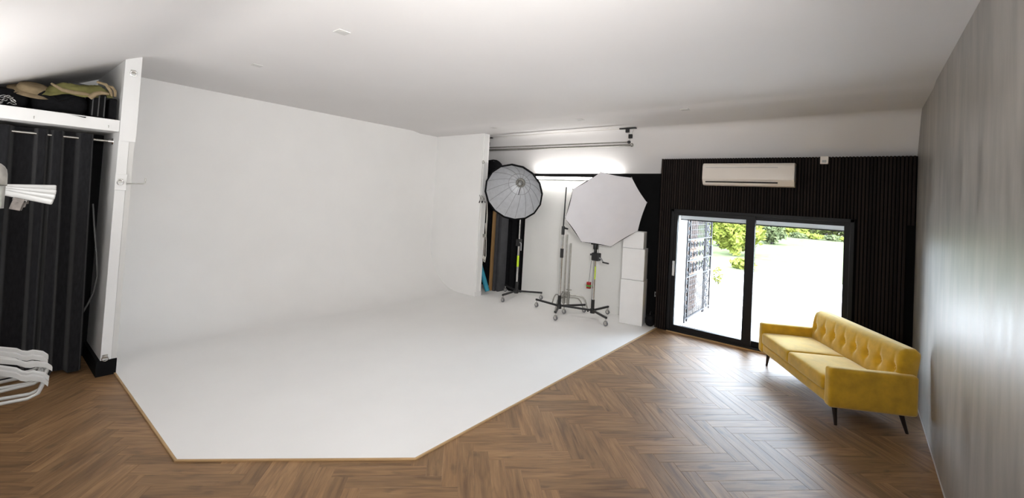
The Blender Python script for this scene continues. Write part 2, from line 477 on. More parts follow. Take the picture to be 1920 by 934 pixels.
# ---- cyclorama: floor, swept cove and back wall in one painted sheet
zt, rad, cz = 0.012, 1.0, 3.60
prof = [(XL, cz)] + [(XL, 1.6)] + [(XL + rad - rad * math.cos(t), zt + rad - rad * math.sin(t)) for t in [PI / 2 * i / 24 for i in range(25)]]
mb = MB()
ys = [1.0855, 2.3, 3.5, 4.7, 5.8, 6.78]
vs = []; fs = []
for y in ys: vs += [(x, y, z) for x, z in prof]
n = len(prof)
for j in range(len(ys) - 1):
    for i in range(n - 1): fs.append((j * n + i, j * n + i + 1, (j + 1) * n + i + 1, (j + 1) * n + i))
mb.add(vs, fs)
mb.add([(XL + rad, 1.0855, zt), (-6.15, 1.086, zt), (-3.936, 1.086, zt), (-2.695, 2.323, zt), (-2.712, YF + 0.03, zt), (-2.75, YF + 0.03, zt), (-2.75, YB, zt), (XL, YB, zt), (XL, 6.78, zt), (XL + rad, 6.78, zt)],
       [tuple(range(10))])
wall_cyc = struct(mb.build('wall_cyclorama', M['cyc'], smooth=0.5))
def bead(name, a, b):
    a = Vector((*a, 0)); b = Vector((*b, 0)); d = (b - a).normalized(); nrm = Vector((d.y, -d.x, 0))
    m = MB().obox((a + b) / 2 + nrm * 0.009 + Vector((0, 0, 0.0065)), d, nrm, (0, 0, 1), (b - a).length + 0.016, 0.018, 0.013)
    return struct(m.build(name, M['bead'], bevel=0.002))
bead('trim_1', CYC[0], CYC[1]); bead('trim_2', CYC[1], CYC[2]); bead('trim_3', CYC[2], CYC[3])
# right-hand wing of the cyclorama and the stub wall (its other wing) with the white end board
struct(MB().box(XL, -6.25, 6.73, 6.92, 0.0, 3.60).build('wall_wing', M['cyc']))
struct(MB().box(XL, -6.16, 0.955, 1.085, 0.0, 3.60).build('wall_stub', M['white']))
col = struct(MB().box(-6.16, -6.148, 0.955, 1.04, 0.16, 3.60).build('trim_4', M['white'], bevel=0.001))
struct(MB().box(-6.16, -6.136, 0.955, 1.092, 2.478, 3.60).build('trim_5', M['white'], bevel=0.002))
struct(MB().box(-6.16, -6.130, 0.950, 1.045, 1.955, 2.125).build('trim_6', M['white'], bevel=0.003))
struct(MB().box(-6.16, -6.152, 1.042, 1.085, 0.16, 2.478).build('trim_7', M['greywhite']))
struct(MB().box(-6.158, -6.138, 0.925, 1.0855, 0.0, 0.163).build('baseboard_column', M['black']))
struct(MB().box(-7.0, -6.158, 0.925, 0.954, 0.0, 0.163).build('baseboard_closet', M['black']))
# white strip and rail on the end of the wing
struct(MB().box(-6.252, -6.236, 6.765, 6.855, 0.02, 3.48).build('trim_8', M['white'], bevel=0.003))
struct(MB().box(-6.252, -6.238, 6.73, 6.925, 0.0, 0.10).build('baseboard_wing', M['white'], bevel=0.002))
# ---- ceiling: flat top, a slight fold at the lamp line, steep far slope, near slope over the closet
def ceil_z(x, y):
    tilt = 0.008 * (x - XR)
    z = 3.54
    if y > 6.02: z -= 0.034 * min(1, (y - 6.02) / 0.2)
    if y > 7.25:
        t = y - 7.25
        z = z - (1.44 * t * t / 0.32 if t < 0.16 else 0.1152 + 1.44 * (t - 0.16))
    if y < 1.45:
        t = 1.45 - y
        z -= 0.52 * (t * t / 0.9 if t < 0.45 else min(t, 1.85) - 0.225)
    return z + tilt
cy_ = [YN - 0.02] + [-0.5 + 0.1 * i for i in range(21)] + [2.5, 4, 5.5, 5.9, 6.02, 6.07, 6.12, 6.17, 6.22, 6.4, 7.0, 7.2, 7.25, 7.27, 7.29, 7.31, 7.33, 7.35, 7.37, 7.39, 7.41, 7.46, 7.54, 7.62, 7.7, 7.78, 7.86]
cx_ = [XL - 0.15] + [-7.5 + 0.25 * i for i in range(33)] + [XR + 0.15]
vs = [(x, y, ceil_z(x, y)) for y in cy_ for x in cx_]; nx = len(cx_)
fs = [(j * nx + i, (j + 1) * nx + i, (j + 1) * nx + i + 1, j * nx + i + 1) for j in range(len(cy_) - 1) for i in range(nx - 1)]
struct(MB().add(vs, fs).build('ceiling', M['ceil'], smooth=0.35))
struct(MB().box(XL - 0.3, XR + 0.3, YN - 0.3, YB + 0.4, 3.66, 3.78).build('roof', M['white']))
# ---- other walls
struct(MB().box(XR, XR + 0.14, YN - 0.2, YB + 0.4, -0.02, 3.70).build('wall_right', M['plaster']))
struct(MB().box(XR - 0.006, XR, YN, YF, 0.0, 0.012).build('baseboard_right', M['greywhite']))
struct(MB().box(XL - 0.14, XL - 0.002, YN - 0.2, YB + 0.4, -0.02, 3.70).build('wall_left', M['white']))
wf = MB()
DX0, DX1, DZ = -2.525, -0.055, 2.085
wf.box(-2.74, DX0, 7.63, 8.02, 0, 2.95).box(DX1, XR, 7.63, 8.02, 0, 2.95).box(DX0, DX1, 7.63, 8.02, DZ, 2.95)
wf.box(-2.74, XR, 7.88, 8.02, 2.95, 3.70).box(XL, -2.74, 7.86, 8.02, 0, 3.70)
wall_far = struct(wf.build('wall_far', M['black']))
MB().box(-2.74, DX0, 7.608, 7.63, 0.0, 2.945).box(DX1, XR - 0.002, 7.608, 7.63, 0.0, 2.945).box(DX0, DX1, 7.608, 7.63, DZ, 2.945).build('felt_backing', M['backing'], wall_far)
ns, pitch = 85, (XR - 0.005 + 2.738) / 85
sl = {}
for i in range(ns):
    x0 = -2.738 + i * pitch; x1 = x0 + pitch * 0.66
    if x1 < DX0 - 0.004 or x0 > DX1 + 0.004: z0 = 0.004
    else: z0 = DZ + 0.004
    if x0 > 0.48 and z0 < 1: z0 = 2.05
    if z0 not in sl:
        b = MB().box(0, pitch * 0.66, 0, 0.022, z0, 2.953)
        s0 = b.build('slat', M['slat'], wall_far, bevel=0.0015); sl[z0] = s0; o = s0
    else:
        o = sl[z0].copy(); COL.objects.link(o)
    o.location = (x0, YF, 0)
struct(MB().box(-2.745, -2.739, YF - 0.002, 7.86, 0, 2.955).build('trim_9', M['black']))
# near wall behind the camera
struct(MB().box(XL - 0.1, XR, YN - 0.16, YN, 0, 3.7).build('wall_near', M['white']))

# ---- sliding door
door = bpy.data.objects.new('door_1', None); COL.objects.link(door); struct(door); door.location = (DX0, 7.6, 0); ORG[door.name] = Vector((DX0, 7.6, 0))
y0, y1 = 7.565, 7.72
fr = MB().box(DX0, DX0 + 0.045, y0, y1, 0, DZ).box(DX1 - 0.045, DX1, y0, y1, 0, DZ).box(DX0, DX1, y0, y1, DZ - 0.045, DZ).box(DX0, DX1, y0, y1, 0, 0.045)
fr.build('outer_frame', M['frame'], door, bevel=0.004)
def sash(a, b, ya, yb, sl_, sr_, handle=False):
    z0, z1 = 0.04, DZ - 0.04
    s = MB().box(a, a + sl_, ya, yb, z0, z1).box(b - sr_, b, ya, yb, z0, z1).box(a + sl_, b - sr_, ya, yb, z1 - 0.062, z1).box(a + sl_, b - sr_, ya, yb, z0, z0 + 0.085)
    o = s.build('sash', M['frame'], door, bevel=0.004)
    MB().box(a + sl_ - 0.005, b - sr_ + 0.005, (ya + yb) / 2 - 0.004, (ya + yb) / 2 + 0.004, z0 + 0.08, z1 - 0.057).build('pane', M['glass'], o)
    if handle:
        h = MB().box(a + 0.014, a + 0.048, ya - 0.012, ya, 0.95, 1.20).tube([(a + 0.03, ya - 0.012, 1.0), (a + 0.05, ya - 0.05, 1.02), (a + 0.05, ya - 0.05, 1.15), (a + 0.03, ya - 0.012, 1.17)], 0.009)
        MB_o = h.build('handle', M['door_plastic'], o, bevel=0)
        MB_o['label'] = 'pale lever handle with lock plate'
    return o
sash(DX0 + 0.035, -1.255, 7.58, 7.635, 0.065, 0.125, True)
sash(-1.375, DX1 - 0.035, 7.65, 7.705, 0.11, 0.075)
struct(MB().box(DX0, DX1, 7.545, 7.566, 0.0, 0.02).build('trim_10', M['bead'], bevel=0.003))
# white reveals and the roller shutter box outside the door
struct(MB().box(-2.735, DX0 + 0.03, 7.725, 8.36, -0.02, 2.9).build('wall_reveal_jamb', M['white']))
struct(MB().box(DX1 - 0.02, XR + 0.4, 7.725, 8.36, -0.02, 2.9).build('wall_reveal_side', M['white']))
struct(MB().box(DX0, DX1, 7.73, 8.36, 2.09, 2.95).build('wall_lintel', M['white']))
sh = thing('roller_shutter', 'white roller shutter box with dark bottom rail above the garden side of the door', 'shutter', (-1.29, 8.0, 1.9))
MB().box(DX0 + 0.03, DX1 - 0.02, 7.99, 8.14, 1.915, 2.09).build('shutter_box', M['white'], sh)
MB().box(DX0 + 0.03, DX1 - 0.02, 7.985, 8.01, 1.895, 1.914).build('bottom_rail', M['iron'], sh)

# ================================================================== GARDEN
def gz(y): return -0.03 + (0 if y < 15 else 0.9 * min(1, (y - 15) / 17) ** 1.3)
gy = [7.73, 9, 11, 13, 15, 17, 19, 21, 24, 27, 30, 33, 40]
def ground(name, m, x0, x1, dz, ys_):
    vs = []; fs = []
    for y in ys_:
        for i in range(9): vs.append((x0 + (x1 - x0) * i / 8, y, gz(y) + dz))
    for j in range(len(ys_) - 1):
        for i in range(8): fs.append((j * 9 + i, j * 9 + i + 1, (j + 1) * 9 + i + 1, (j + 1) * 9 + i))
    return struct(MB().add(vs, fs).build(name, m, smooth=1.0))
ground('ground_patio', M['gravel'], -14, 14, 0, gy[:6])
ground('ground_lawn', M['lawn'], -40, 30, 0.005, gy[5:])
# wrought-iron gate folded back against a pale brick pier
pier = struct(MB().box(-2.86, -2.74, 8.37, 9.95, -0.03, 2.6).build('wall_pier', M['mortar']))
brick_me = None
for r in range(26):
    for k in range(7):
        yb = 8.38 + k * 0.225 + (0.11 if r % 2 else 0)
        if yb + 0.215 > 9.96: continue
        if brick_me is None:
            b = MB().box(0, 0.02, 0, 0.212, 0, 0.068).build('brick', M['brick'], pier); brick_me = b
        else:
            b = brick_me.copy(); COL.objects.link(b)
        b.location = (-2.745 + random.uniform(-0.002, 0.003), yb, 0.0 + r * 0.079)
gate = thing('wrought_iron_gate', 'grey wrought iron gate with scrollwork standing open against the brick pier', 'gate', (-2.5, 8.42, -0.03))
GX, gy0, gy1, gh = -2.50, 8.42, 10.1, 2.25
g = MB()
for y in (gy0, gy0 + 0.16, 9.62, 9.70, gy1): g.box(GX - 0.015, GX + 0.015, y - 0.012, y + 0.012, -0.02, gh)
for z in (0.05, 0.82, 1.12, 1.52, gh - 0.02): g.box(GX - 0.014, GX + 0.014, gy0, gy1, z - 0.012, z + 0.012)
g.build('gate_frame', M['iron'], gate)
g = MB()
for k in range(13):
    y = 8.64 + k * 0.079
    g.box(GX - 0.006, GX + 0.006, y - 0.008, y + 0.008, 0.05, 0.82).box(GX - 0.006, GX + 0.006, y - 0.008, y + 0.008, 1.52, gh)
for k in range(7): g.box(GX - 0.005, GX + 0.005, 8.58, 9.62, 0.14 + k * 0.1, 0.148 + k * 0.1).box(GX - 0.005, GX + 0.005, 8.58, 9.62, 1.6 + k * 0.1, 1.608 + k * 0.1)
g.build('lattice_bars', M['iron'], gate, kind='stuff')
g = MB()
def scroll(cy0, cz0, r, fl, vert=1):
    pts = []
    for i in range(22):
        t = i / 21; a = t * 2.6 * PI; rr = r * (1 - 0.75 * t)
        pts.append((GX, cy0 + fl * rr * math.cos(a), cz0 + vert * rr * math.sin(a)))
    g.tube(pts, 0.012, 5)
for k in range(5):
    for z, v in ((0.92, 1), (1.03, -1), (1.22, 1), (1.42, -1)): scroll(8.70 + k * 0.2, z, 0.07, 1 if k % 2 else -1, v)
for k in range(14):
    z = 0.10 + k * 0.155
    scroll(8.50, z, 0.05, 1 if k % 2 else -1); scroll(9.90, z, 0.085, 1 if k % 2 else -1); scroll(9.80, z + 0.07, 0.06, -1 if k % 2 else 1)
g.build('scrollwork', M['iron'], gate, kind='stuff')
MB().box(GX - 0.03, GX + 0.03, 10.05, 10.17, 1.12, 1.34).build('lock_box', M['iron'], gate, bevel=0.006)
def foliage(mb, c, rx, ry, rz, n, leaf, seed, shell=0.55):
    rnd = random.Random(seed)
    for _ in range(n):
        while True:
            p = Vector((rnd.uniform(-1, 1), rnd.uniform(-1, 1), rnd.uniform(-1, 1)))
            if shell < p.length <= 1: break
        k = 0.75 + 0.5 * noise.noise(p * 2.3 + Vector((seed * 1.7, 0, 0)))
        q = Vector(c) + Vector((p.x * rx, p.y * ry, p.z * rz)) * k
        a = Vector((rnd.gauss(0, 1), rnd.gauss(0, 1), rnd.gauss(0, 1))).normalized(); b = a.orthogonal().normalized()
        s = leaf * rnd.uniform(0.6, 1.3)
        mb.add([q - a * s, q - b * s * 0.5, q + a * s, q + b * s * 0.5], [(0, 1, 2, 3)])
    return mb
def shrub(name, label, cat, x, y, rx, rz, n, leaf, m, seed, trunk=0.0, tr=0.06, group=None, ry=None):
    z = gz(y)
    t = thing(name, label, cat, (x, y, z), group=group)
    foliage(MB(), (x, y, z + trunk + rz * 0.9), rx, ry or rx * 0.8, rz, n, leaf, seed).build('foliage', m, t, kind='stuff')
    tb = MB()
    tb.tube([(x, y, z - 0.1), (x + 0.03, y, z + trunk * 0.5 + 0.1), (x, y, z + trunk + rz)], [tr, tr * 0.85, tr * 0.4], 8)
    for k in range(5):
        a = k * 1.3 + seed
        tb.tube([(x, y, z + trunk + rz * 0.2), (x + math.cos(a) * rx * 0.5, y + math.sin(a) * rx * 0.4, z + trunk + rz)], [tr * 0.4, tr * 0.15], 5)
    tb.build('trunk', M['bark'], t, smooth=1.0)
    return t
shrub('garden_bush', 'large lime green bush beyond the gravel behind the door centre post', 'bush', -4.25, 21.0, 1.15, 1.5, 4200, 0.13, M['leaf_lime'], 3)
shrub('garden_bush', 'small lime green bush nearest to the open iron gate', 'bush', -5.5, 23.5, 0.9, 1.3, 1500, 0.13, M['leaf_lime'], 9)
shrub('garden_bush', 'low lime green bush at the edge of the gravel', 'bush', -3.25, 17.6, 0.45, 0.2, 420, 0.09, M['leaf_lime'], 19)
shrub('garden_bush', 'blue green bush at the lawn edge under the dark tree trunk', 'bush', -3.6, 26.4, 0.75, 0.75, 1500, 0.13, M['leaf_blue'], 5)
shrub('garden_weed', 'thin leafy weed growing at the foot of the iron gate', 'plant', -2.42, 10.5, 0.14, 0.28, 130, 0.035, M['leaf_lime'], 11, 0.45, 0.006)
shrub('garden_tree', 'garden tree with a dark bare trunk behind the blue green bush', 'tree', -4.2, 31.0, 2.2, 1.8, 1600, 0.22, M['leaf_green'], 6, 2.1, 0.28)
shrub('garden_tree', 'garden tree with a pale slim trunk in the flower bed', 'tree', -1.7, 33.2, 2.2, 1.8, 1300, 0.22, M['leaf_green'], 16, 2.6, 0.2)
bedm = ('leaf_blue', 'leaf_green', 'leaf_lime', 'leaf_dark', 'leaf_green', 'leaf_dark', 'leaf_blue', 'leaf_dark', 'leaf_green')
NTH = ('first', 'second', 'third', 'fourth', 'fifth', 'sixth', 'seventh', 'eighth', 'ninth')
BED = ('blue green', 'mid green', 'lime green', 'dark green', 'mid green', 'dark green', 'blue green', 'dark green', 'mid green')
for i in range(9):
    shrub('bed_shrub', BED[i] + ' shrub, ' + NTH[i] + ' along the wooden fence from the garden tree with the dark trunk', 'shrub', -4.7 + i * 0.86, 32.2 + 0.35 * math.sin(i * 2.2), 0.72, 0.5 + 0.2 * math.sin(i * 1.7 + 1), 620, 0.11, M[bedm[i]], 30 + i, group='shrubs along the garden fence')
for i in range(8):
    shrub('border_tuft', ('pale blue green' if i % 2 else 'pale lime green') + ' plant tuft, ' + NTH[i] + ' along the lawn edge from the dark tree trunk', 'plant', -3.6 + i * 0.8, 30.6 + 0.2 * math.sin(i * 3.1), 0.55, 0.17, 320, 0.08, M['leaf_blue' if i % 2 else 'leaf_lime'], 60 + i, group='low plants edging the lawn')
fence = thing('garden_fence', 'brown wooden board fence closing the garden behind the shrubs', 'fence', (-2, 34.5, 0.9))
fb = None
for i in range(60):
    if fb is None: fb = MB().box(0, 0.19, 0, 0.025, 0, 1.9).build('fence_board', M['fence'], fence, local=True); o = fb
    else: o = fb.copy(); COL.objects.link(o)
    o.location = (-9 + i * 0.2, random.uniform(-0.01, 0.01), random.uniform(-0.03, 0.03))

# ================================================================== SOFA
SX, SY = Vector((0.502, -0.865)), Vector((0.865, 0.502))
sofa = thing('sofa', 'mustard yellow velvet sofa with buttoned back standing askew near the plaster wall', 'sofa', (-1.06, 7.0, 0), math.atan2(-0.865, 0.502))
SL, SD = 1.745, 0.80
def soft(c, size, r, n, amp, seed, puff=0.0):
    def fn(p):
        q = p.copy()
        if puff:
            fx = max(0, 1 - (2 * p.x / size[0]) ** 2); fy = max(0, 1 - (2 * p.y / size[1]) ** 2)
            q.z += puff * fx ** 0.5 * fy ** 0.5 * (1 if p.z > 0 else 0)
        d = noise.noise(p * 5 + Vector((seed, 0, 0))) * amp
        return q + p.normalized() * d
    return MB().rbox(c, size, r, n, fn)
MB().rbox((SL / 2, 0.39, 0.258), (SL - 0.03, SD - 0.05, 0.125), 0.035, 6).build('base_frame', M['velvet'], sofa, smooth=1.2, local=True)
for x in (0.058, SL - 0.058):
    soft((x, SD / 2 - 0.005, 0.39), (0.116, SD, 0.395), 0.034, 6, 0.003, x).build('armrest', M['velvet'], sofa, smooth=1.2, local=True)
for k in range(2):
    w = (SL - 0.236) / 2
    c = soft((0.118 + w * (k + 0.5), 0.305, 0.392), (w - 0.006, 0.64, 0.148), 0.032, 12, 0.006, 3.1 * k, 0.018).build('seat_cushion', M['velvet'], sofa, smooth=1.2, local=True)
# buttoned back: a lofted tilted slab with dimples and pleats
NB = 8; bx0, bx1 = 0.062, SL - 0.062
bpos = [bx0 + 0.085 + (bx1 - bx0 - 0.17) * i / (NB - 1) for i in range(NB)]
mb = MB(); NU, prof = 160, []
for i in range(15): prof.append((0.0, i / 14))
for i in range(1, 8): prof.append((i / 8, 1.0))
for i in range(15): prof.append((1.0, 1 - i / 14))
def backpt(u, a, t, sc):
    z = 0.40 + 0.43 * t; th = 0.175
    y0_ = 0.628 + 0.055 * t
    # rounded outline
    ee = 0.0
    rr = 0.055
    dz = max(0, 0.40 + 0.43 * 1.0 - z)
    if dz < rr:
        q = 1 - dz / rr; ee = rr * (1 - math.sqrt(max(0, 1 - q * q)))
    y = y0_ + ee * 0.8 + (th - 1.6 * ee) * a
    if a == 0.0:
        x = u
        d = 0.0
        for b in bpos:
            dx = x - b; dzb = z - 0.615
            d += 0.040 * math.exp(-(dx * dx + dzb * dzb) / 0.0017)
            if dzb > 0: d += 0.014 * math.exp(-dx * dx / 0.00035) * max(0, 1 - dzb / 0.17)
            else: d += 0.009 * math.exp(-dx * dx / 0.0005) * max(0, 1 + dzb / 0.14)
        y += d - 0.022 * math.sin(PI * min(1, max(0, t))) ** 0.7
    cyy, czz = y0_ + th / 2, 0.615
    return (u, cyy + (y - cyy) * sc, czz + (z - czz) * sc)
rings = []
us = []
for i in range(NU + 1):
    u = bx0 + (bx1 - bx0) * i / NU
    e = min(u - bx0, bx1 - u); r = 0.045
    sc = 1.0 if e > r else 1 - 0.30 * (1 - math.sqrt(max(0, 1 - (1 - e / r) ** 2)))
    rings.append([backpt(u, a, t, sc) for a, t in prof])
n = len(prof)
vs = [p for r in rings for p in r]; fs = []
for i in range(NU):
    for k in range(n):
        k2 = (k + 1) % n
        fs.append((i * n + k, (i + 1) * n + k, (i + 1) * n + k2, i * n + k2))
fs.append(tuple(range(n))); fs.append(tuple(reversed(range(NU * n, NU * n + n))))
back = mb.add(vs, fs).build('backrest', M['velvet'], sofa, smooth=1.1, local=True)
for b in bpos:
    MB().lathe((b, 0.672, 0.615), (0, -1, 0), [(0.0, 0.008), (0.006, 0.007), (0.011, 0.003), (0.012, -0.004)], 10).build('button', M['velvet'], back, smooth=1.0, local=True)
for (tx, ty), (fx, fy) in (((0.10, 0.10), (0.045, 0.10)), ((1.63, 0.10), (1.665, 0.10)), ((0.10, 0.70), (0.045, 0.745)), ((1.63, 0.70), (1.665, 0.745))):
    MB().tube([(fx, fy, 0.0), (tx, ty, 0.205)], [0.013, 0.025], 12).build('leg', M['darkwood'], sofa, smooth=1.0, local=True)

# ================================================================== AIR CONDITIONER, SENSOR, DOWNLIGHTS, BATTENS
ac = thing('air_conditioner', 'long cream wall air conditioner on dark slats above the sliding door', 'air conditioner', (-1.38, 7.58, 2.49))
ax0, ax1 = -2.005, -0.750
pf = [(7.584, 2.500), (7.584, 2.852)] + [(7.44 - 0.055 * math.sin(t), 2.797 + 0.055 * math.cos(t)) for t in [PI / 2 * i / 6 for i in range(7)]] + [(7.380, 2.70), (7.378, 2.60)] + [(7.40, 2.565), (7.43, 2.515), (7.46, 2.50)]
MB().extrude_x(pf, ax0, ax1).build('body', M['ac'], ac, smooth=0.6, bevel=0.006)
MB().box(-1.955, -0.955, 7.3765, 7.392, 2.781, 2.786).build('panel_seam', M['grey'], ac)
MB().box(-1.955, -0.955, 7.385, 7.42, 2.545, 2.563).build('air_slot', M['black'], ac)
MB().obox((-1.455, 7.408, 2.532), (1, 0, 0), (0, 0.62, -0.78), (0, 0.78, 0.62), 1.0, 0.045, 0.008).build('louver', M['ac'], ac, bevel=0.002)
MB().box(ax1 - 0.002, ax1 + 0.004, 7.43, 7.56, 2.58, 2.80).build('side_grille', M['grey'], ac)
sb = thing('sensor_box', 'small white sensor box fixed at the top of the dark slats', 'sensor', (-0.415, 7.56, 2.85))
MB().box(-0.463, -0.367, 7.535, 7.584, 2.845, 2.957).build('housing', M['ac'], sb, bevel=0.008)
MB().box(-0.440, -0.390, 7.531, 7.536, 2.865, 2.90).build('lens', M['plastic'], sb, bevel=0.002)
DL = ((-3.66, 2.0, 'square white ceiling downlight, the largest looking of the five'), (-5.55, 2.01, 'square white ceiling downlight close to the cyclorama back wall'),
      (-5.58, 6.27, 'square white ceiling downlight just in front of the wing of the cyclorama'), (-3.65, 6.24, 'square white ceiling downlight in front of the long hanging bar'),
      (-1.95, 6.2, 'square white ceiling downlight in front of the air conditioner'))
for x, y, lb in DL:
    z = ceil_z(x, y)
    t = thing('downlight', lb, 'downlight', (x, y, z), group='recessed ceiling downlights')
    o = 0.055
    MB().box(x - o, x + o, y - o, y + o, z - 0.006, z + 0.004).build('trim_plate', M['greywhite'], t, bevel=0.002)
    MB().lathe((x, y, z - 0.008), (0, 0, 1), [(0.0, 0.0), (0.034, 0.0), (0.042, 0.003)], 20).build('lens', M['greywhite'], t)
def batten(label, x0, x1, y, z):
    t = thing('batten_light', label, 'light', ((x0 + x1) / 2, y, z))
    MB().box(x0, x1, y, y + 0.045, z - 0.03, z + 0.03).build('housing', M['white'], t, bevel=0.003)
    MB().cyl((x0 + 0.03, y - 0.022, z), (x1 - 0.03, y - 0.022, z), 0.019, seg=12).build('tube', M['tube'], t, smooth=1.0)
    for x in (x0, x1 - 0.03): MB().box(x, x + 0.03, y - 0.045, y, z - 0.022, z + 0.022).build('end_cap', M['white'], t)
    return t
batten('glowing white tube light on top of the white board behind the softboxes', -5.62, -3.6, 7.78, 2.595)

# ================================================================== RECESS BEHIND THE SOFTBOXES
tag(MB().box(-5.86, -3.36, 7.832, 7.858, 0.013, 2.56).build('white_panel', M['panel'], bevel=0.003), 'large white board fixed to the black back wall behind the light stands', 'board')
def wavy(x0, x1, y, amp, waves, z0, z1, m, name, seed=0):
    vs = []; nn = int((x1 - x0) * 70)
    for i in range(nn + 1):
        x = x0 + (x1 - x0) * i / nn
        yy = y + amp * math.sin(x * waves + 0.8 * math.sin(x * 7 + seed))
        vs += [(x, yy, z0), (x, yy, z1)]
    return MB().add(vs, [(2 * i, 2 * i + 2, 2 * i + 3, 2 * i + 1) for i in range(nn)]).build(name, m, smooth=1.5)
tag(wavy(-7.70, -5.90, 7.79, 0.025, 34, 0.014, 2.72, M['blackfabric'], 'backdrop_curtain'), 'black fabric backdrop hanging beside the white board', 'curtain')
for i, (x0, x1, m, zz, lb) in enumerate(((-6.475, -6.425, 'brown', 1.80, 'plywood sheet with a brown edge standing upright against the black backdrop'),
                                (-6.395, -6.335, 'greyboard', 1.76, 'grey board standing next to the plywood sheet'),
                                (-6.30, -6.245, 'greyboard', 1.72, 'thin grey board farthest from the plywood sheet'))):
    tag(MB().box(x0, x1, 7.42 + 0.03 * i, 7.72, 0.014, zz).build('standing_board', M[m], bevel=0.002), lb, 'board')
tag(MB().tube([(-6.455, 7.03, 0.70), (-6.25, 7.13, 0.075)], 0.052, 14).build('paper_roll', M['teal'], smooth=1.0), 'thick teal paper roll leaning against the back of the wing', 'roll')
tag(MB().tube([(-6.50, 7.00, 0.60), (-6.42, 7.02, 0.045)], 0.022, 10).build('paper_roll', M['teal'], smooth=1.0), 'slim teal paper roll behind the thick one', 'roll')
bag = thing('rolled_bag', 'black rolled fabric bag stored above the first softbox near the slope', 'bag', (-6.55, 7.52, 2.7))
def lump(c, size, r, n, amp, sc, seed):
    def fn(p):
        return p + p.normalized() * amp * (noise.noise(p * sc + Vector((seed, 0, 0))) + 0.5 * noise.noise(p * sc * 2.3 + Vector((0, seed, 0))))
    return MB().rbox(c, size, r, n, fn)
lump((-6.62, 7.46, 2.80), (0.52, 0.30, 0.33), 0.14, 6, 0.03, 4, 2).build('bag_body', M['blackfabric'], bag, smooth=1.5)
MB().tube([(-6.8, 7.33, 2.85), (-6.6, 7.29, 2.72), (-6.4, 7.33, 2.80)], 0.012, 6).build('strap', M['blackfabric'], bag)
MB().box(-6.98, -6.30, 7.40, 7.76, 2.60, 2.635).build('support_bracket', M['black'], bag)
# three posing blocks
BR = math.atan2(0.085, 0.40)
def block(x, y, z, sx, sy, sz, lb, rz=BR):
    t = thing('posing_block', lb, 'block', (x, y, z), rz)
    MB().box(0, sx, 0, sy, 0, sz).build('block_body', M['foam'], t, bevel=0.005, local=True)
    return t
block(-3.292, 7.335, 0.014, 0.40, 0.36, 0.775, 'tall white painted block at the bottom of the stack beside the slats')
block(-3.292, 7.355, 0.792, 0.385, 0.34, 0.552, 'middle white block of the stack beside the slats')
block(-3.298, 7.365, 1.347, 0.36, 0.30, 0.295, 'smallest white block on top of the stack beside the slats')
t = thing('wall_socket', 'white double wall socket on the black wall beside the posing blocks', 'socket', (-2.83, 7.85, 0.53))
MB().box(-2.86, -2.775, 7.845, 7.86, 0.48, 0.57).build('face_plate', M['plastic'], t, bevel=0.003)
MB().box(-2.848, -2.824, 7.842, 7.846, 0.515, 0.545).build('plug', M['black'], t)
t = thing('floor_bag', 'small black bag on the white floor between the blocks and the slats', 'bag', (-2.84, 7.62, 0.013))
lump((-2.82, 7.62, 0.115), (0.15, 0.28, 0.19), 0.07, 4, 0.015, 8, 5).build('bag_body', M['blackfabric'], t, smooth=1.5)
MB().tube(arc((-2.82, 7.62, 0.20), 0.06, 0, PI, 8, (0, 1, 0), (0, 0, 1)), 0.009, 6).build('strap', M['blackmetal'], t)

# ---- wheeled light stands
def caster(leg, p):
    p = Vector(p)
    MB().cyl(p + Vector((0, 0, 0.075)), p + Vector((0, 0, 0.13)), 0.012, seg=8).box(p.x - 0.022, p.x + 0.022, p.y - 0.02, p.y - 0.015, p.z + 0.03, p.z + 0.085).box(p.x - 0.022, p.x + 0.022, p.y + 0.015, p.y + 0.02, p.z + 0.03, p.z + 0.085).box(p.x - 0.022, p.x + 0.022, p.y - 0.02, p.y + 0.02, p.z + 0.08, p.z + 0.086).build('caster_fork', M['chrome'], leg)
    MB().lathe(p + Vector((0, -0.013, 0.042)), (0, 1, 0), [(0.0, 0), (0.022, 0), (0.024, 0.002)] + [(0.024, 0.024), (0.022, 0.026), (0, 0.026)], 16).build('wheel_hub', M['plastic'], leg, smooth=0.6)
    MB().lathe(p + Vector((0, -0.012, 0.042)), (0, 1, 0), [(0.024, 0), (0.040, 0), (0.042, 0.004), (0.042, 0.020), (0.040, 0.024), (0.024, 0.024)], 18).build('wheel', M['tire'], leg, smooth=0.6)
def stand(label, c, wheels, z_floor=0.013):
    c = Vector((*c, z_floor))
    t = thing('light_stand', label, 'light stand', c)
    MB().cyl(c + Vector((0, 0, 0.085)), c + Vector((0, 0, 0.165)), 0.045, seg=14).build('hub', M['blackmetal'], t, smooth=0.7)
    MB().cyl(c + Vector((0, 0, 0.14)), c + Vector((0, 0, 0.33)), 0.032, seg=14).build('sleeve', M['blackmetal'], t, smooth=0.7)
    for w in wheels:
        w = Vector((*w, z_floor)); d = (w - c); d.normalize()
        leg = MB().bar(c + d * 0.03 + Vector((0, 0, 0.135)), w + d * 0.02 + Vector((0, 0, 0.145)), 0.032, 0.034).build('leg', M['blackmetal'], t, bevel=0.003)
        caster(leg, w)
    return t, c
